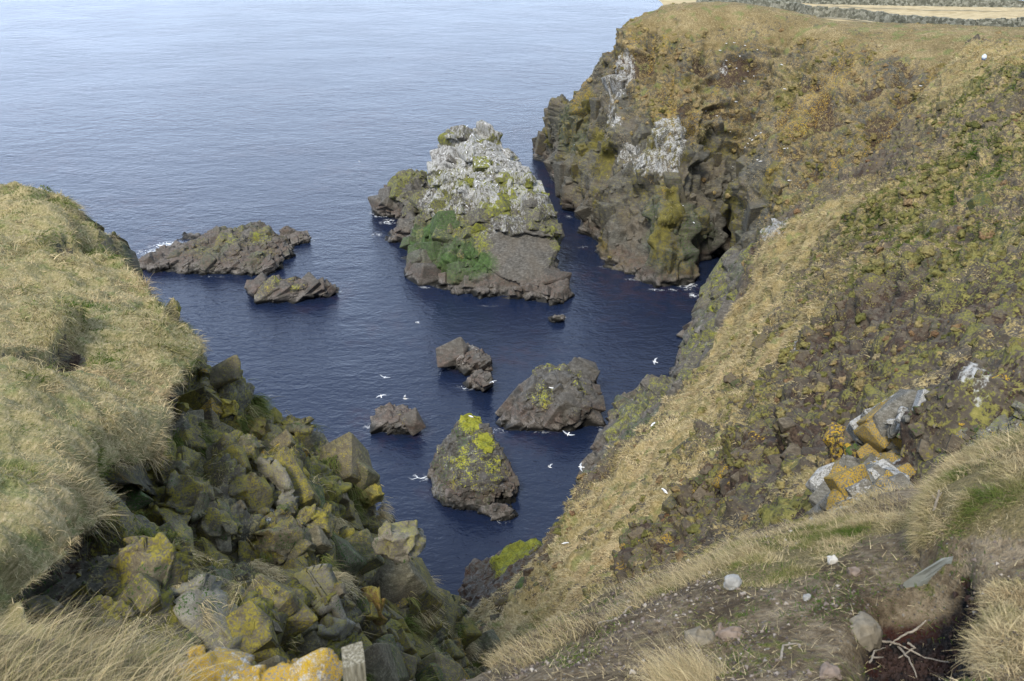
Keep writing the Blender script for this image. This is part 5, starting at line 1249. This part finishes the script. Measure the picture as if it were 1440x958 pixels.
def scatter(G, N, w, n, seed):
    V = gv(G); iv, t = inview(V); nrm = gv(G)*0+unit(grid_normals(G).reshape(-1, 3)); 
    if nrm[:, 2].mean() < 0: nrm = -nrm
    ww = w*iv*facearea(G)/np.maximum(t, 1.5)**1.5; ww = np.maximum(ww, 0); r = np.random.default_rng(seed); idx = r.choice(len(V), n, p=ww/ww.sum())
    nC = G.shape[1]; i, j = idx//nC, idx % nC; i2 = np.minimum(i+1, G.shape[0]-1); j2 = np.minimum(j+1, nC-1)
    a, b = r.random(n)[:, None], r.random(n)[:, None]
    base = G[i, j]*(1-a)*(1-b)+G[i2, j]*a*(1-b)+G[i, j2]*(1-a)*b+G[i2, j2]*a*b
    return base, nrm[idx], idx, t[idx]
def flow(base, sc, seed, bias):
    f = np.stack([fbm(base, sc, 2, seed), fbm(base+50, sc, 2, seed+1), 0*base[:, 0]+.5], 1)-.5
    return unit(np.array(bias)+f*3.2)
def grass_left():
    w_ = np.clip(KD['turf'], 0, 1)**1.0*(KD['soil'] < .3); base, nr, idx, t = scatter(GD, None, w_, 210000, 1)
    down = nr*np.array([1, 1, 0]); tn = .58+.55*(fbm(base, 1.1, 4, 11)-.5)*2+.25*(fbm(base, .3, 2, 12)-.5)
    gp = sstep(.5, 1.4, zs(fbm(base, .6, 4, 13))); tn = tn+.14-gp*.46+KD['lip'][idx]*.15+np.random.default_rng(4).normal(0, .1, len(idx))
    L = np.clip(.035+.0042*t, .04, .13)*(.75+.6*KD['lip'][idx]+1.1*KD['bank'][idx]+1.3*sstep(.3, 1.6, zs(fbm(base, .5, 3, 14))))
    L = L*np.random.default_rng(2).uniform(.6, 1.3, len(L))
    lean = flow(base, .35, 15, (.15, -.25, -.1))+down*.7+KD['bank'][idx][:, None]*np.array([.3, -1.6, -.3])
    blades('grass', base-nr*.01, nr, L, np.clip(.0011*t*.75, .003, .016), lean, tn, 'long pale winter grass matting the top of the left cliff', 3, 3, .7, jitter=.75)
grass_left()
def grass_ledges():
    w_ = (KD['vi'] > 2.9)*(KD['vi'] < 6.3)*sstep(1.3, 1.9, zs(fbm(gv(GD), .55, 3, 16))); base, nr, idx, t = scatter(GD, None, w_, 26000, 17)
    gp = sstep(-.3, .6, zs(fbm(base, 1.5, 2, 18)))
    blades('ledge_grass', base+nr*.12, nr, np.clip(.016*t, .05, .24)*np.random.default_rng(19).uniform(.5, 1.2, len(t)), np.clip(.0009*t, .004, .015), unit(nr*np.array([1, 1, 0])+np.array([.3, -.5, -.6])), .30+.45*gp, 'tufts of green and straw grass rooted between the blocks of the left cliff', 20, 3, .9, jitter=.3)
grass_ledges()
def grass_front():
    # very near grass bending in at the bottom left
    w_ = np.clip(KC['left'], 0, 1)*(gv(GC)[:, 0] > -3.0); V = gv(GC)
    iv, t = inview(V, 300); r = np.random.default_rng(21)
    q = V-np.array([0, 0, H]); tt = np.maximum(q[:, 1]*CO-q[:, 2]*SI, .05); px = 720+F*q[:, 0]/tt; py = 479-F*(q[:, 1]*SI+q[:, 2]*CO)/tt
    m = (px < 260) & (px > -250) & (py > 900) & (py < 1150) & (tt > 1.0) & (KC['N'][:, 2] > .2)
    idx = r.choice(np.where(m)[0], 11000); base = V[idx]+r.normal(0, .012, (len(idx), 3))*np.array([1, 1, 0]); nr = KC['N'][idx]
    L = r.uniform(.08, .24, len(idx)); tn = .72+r.normal(0, .15, len(idx))
    blades('grass_clump', base, nr, L, np.full(len(idx), .0028), np.tile((.75, .35, .0), (len(idx), 1)), tn, 'out-of-focus straw grass arching in at the bottom left corner', 22, 5, .6, jitter=.28)
    # path sides
    wg = np.clip(KC['grass']*.35+KC['strip']*1.0+KC['mound']*1.4+KC['mat']*1.2-KC['rut']*1.2, 0, 2)*(KC['N'][:, 2] > .15); wg = wg*sstep(.35, .7, wg)*sstep(-1.3, .6, zs(fbm(gv(GC), .16, 4, 39)))*np.where(gv(GC)[:, 0] < .2, .15, 1)
    base, nr, idx, t = scatter(GC, None, wg, 90000, 31)
    g = KC['strip'][idx]*.16+KC['mound'][idx]*.16; mt = KC['mat'][idx]
    tn = .70-g*sstep(.4, .6, fbm(base, .35, 3, 33))*1.3+mt*.12+.16*zs(fbm(base, .12, 3, 34))
    L = (.016+.016*sstep(.45, .6, fbm(base, .3, 3, 35))+KC['mound'][idx]*.012+mt*.02+KC['strip'][idx]*.008)*np.random.default_rng(5).uniform(.5, 1.4, len(base))
    lean = flow(base, .15, 36, (-.5, -.2, 0))+nr*np.array([1, 1, 0])*.8*(1-mt[:, None])
    blades('grass', base-nr*.004, nr, L, np.full(len(base), .0022), lean, tn, 'short grass and straw edging the path at the right', 37, 3, .7, jitter=1.0)
    # fringe hanging over the brink
    nC = GC.shape[1]; Vb = GC.reshape(-1, 3)
    q = Vb-np.array([0, 0, H]); tt = np.maximum(q[:, 1]*CO-q[:, 2]*SI, .05); px = 720+F*q[:, 0]/tt; py = 479-F*(q[:, 1]*SI+q[:, 2]*CO)/tt
    bx = np.array([690,740,800,860,930,1000,1050,1150,1230,1320,1355,1440]); by = np.array([955,922,885,852,820,790,762,735,712,690,650,612])
    m = (px > 690) & (px < 1460) & (np.abs(py-np.interp(px, bx, by)) < 22) & (tt > 2) & (tt < 9)
    r = np.random.default_rng(41); cand = np.where(m)[0]; wv = sstep(.45, .62, fbm(Vb[cand], .35, 3, 42))+.06
    idx = r.choice(cand, 16000, p=wv/wv.sum()); base = Vb[idx]; nr = KC['N'][idx]
    blades('grass_fringe', base, nr, r.uniform(.02, .085, len(idx)), np.full(len(idx), .0024), np.tile((-.9, .25, .1), (len(idx), 1)), .78+r.normal(0, .12, len(idx)), 'dry straw fringe along the brink of the path', 43, 4, .6, jitter=.4)
    # weeds and straw litter on the bare earth
    w2 = (KC['N'][:, 2] > .4)*(gv(GC)[:, 0] > .1)*(1-KC['rut']*.9)*sstep(-.2, 1.5, zs(fbm(gv(GC), .22, 4, 47)))
    base, nr, idx, t = scatter(GC, None, w2, 16000, 48); r = np.random.default_rng(49)
    blades('weeds', base, nr, r.uniform(.008, .026, len(t)), np.full(len(t), .0028), r.normal(0, 1, (len(t), 3)), .12+.35*r.random(len(t))+.3*zs(fbm(base, .5, 2, 50)), 'low green weeds and moss sprigs among the grit', 51, 2, .6, jitter=.7)
    w3 = (KC['N'][:, 2] > .4)*(gv(GC)[:, 0] > .1)*1.0
    base, nr, idx, t = scatter(GC, None, w3, 5000, 52); az_ = r.random(len(t))*6.28
    dirn = np.stack([np.cos(az_), np.sin(az_), 0*az_+.05], 1); nn = np.stack([np.cos(az_), np.sin(az_), 0*az_], 1)*3+nr*.3
    blades('straw_litter', base+nr*.004, nn, r.uniform(.01, .05, len(t)), np.full(len(t), .0018), dirn, .78+0*t, 'broken straws lying on the earth', 53, 2, .3, jitter=.1)
    # straw tuft bottom centre-right
    c = np.array(hit(975, 958, PT)[0]); n = 1500; off = r.normal(0, 1, (n, 3))*np.array([.06, .04, 0]); 
    blades('straw_tuft', c+off+np.array([0, -.03, -.02]), np.tile((0, 0, 1.0), (n, 1)), r.uniform(.05, .19, n), np.full(n, .0024), np.tile((-.55, .45, 0), (n, 1)), .80+r.normal(0, .06, n), 'pale straw tuft sweeping up from the bottom edge', 45, 5, .7, jitter=.24)
grass_front()
def tufts_slope():
    # coarse tussocks and cushion plants on the right-hand slope
    ge = np.clip(KB['grass']*.8+KB['straw']*.5+KB['green']*.35, 0, 1.2); w_ = ge*(1-KB['rock']*.8)*(1-KB['side'])
    w_ = w_*sstep(.40, .60, fbm(gv(GB), 1.2, 3, 51))
    base, nr, idx, t = scatter(GB, None, w_, 230000, 52)
    tn = .62+KB['straw'][idx]*.16-KB['green'][idx]*.14+.9*(fbm(base, 1.5, 3, 53)-.5)-.28*sstep(.5, .62, fbm(base, 2.6, 3, 54))*(1-KB['straw'][idx])
    L = np.clip(.0036*t, .04, .26)*np.random.default_rng(6).uniform(.6, 1.5, len(t))
    lean = unit(nr*np.array([1, 1, 0])*1.6+flow(base, 3, 55, (-.5, .0, -.25)))
    blades('grass', base-nr*.01, nr, L, np.clip(.0009*t, .004, .06), lean, tn, 'straw-coloured tussock grass clothing the right-hand slope', 56, 2, .85, jitter=.35)
    V = gv(GA); iv, t = inview(V)
    n_ = grid_normals(GA).reshape(-1, 3); n_ = n_ if n_[:, 2].mean() > 0 else -n_
    w_ = sstep(9, 17, V[:, 2]+(fbm(V, 6, 3, 61)-.5)*10)*sstep(-.2, 1.0, zs(fbm(V, 1.6, 4, 62)))
    base, nr, idx, t = scatter(GA, None, w_, 70000, 63)
    tn = .70+1.0*(fbm(base, 3, 3, 64)-.5)
    blades('grass', base, nr, .24*np.random.default_rng(8).uniform(.5, 1.4, len(t)), np.full(len(t), .05), unit(nr*np.array([1, 1, 0])*1.5+np.array([0, -.2, -.5])), tn, 'brown and straw turf on the upper headland', 65, 2, .9, jitter=.35)
tufts_slope()
print('verts', sum(len(o.data.vertices) for o in bpy.data.objects if o.type == 'MESH'))
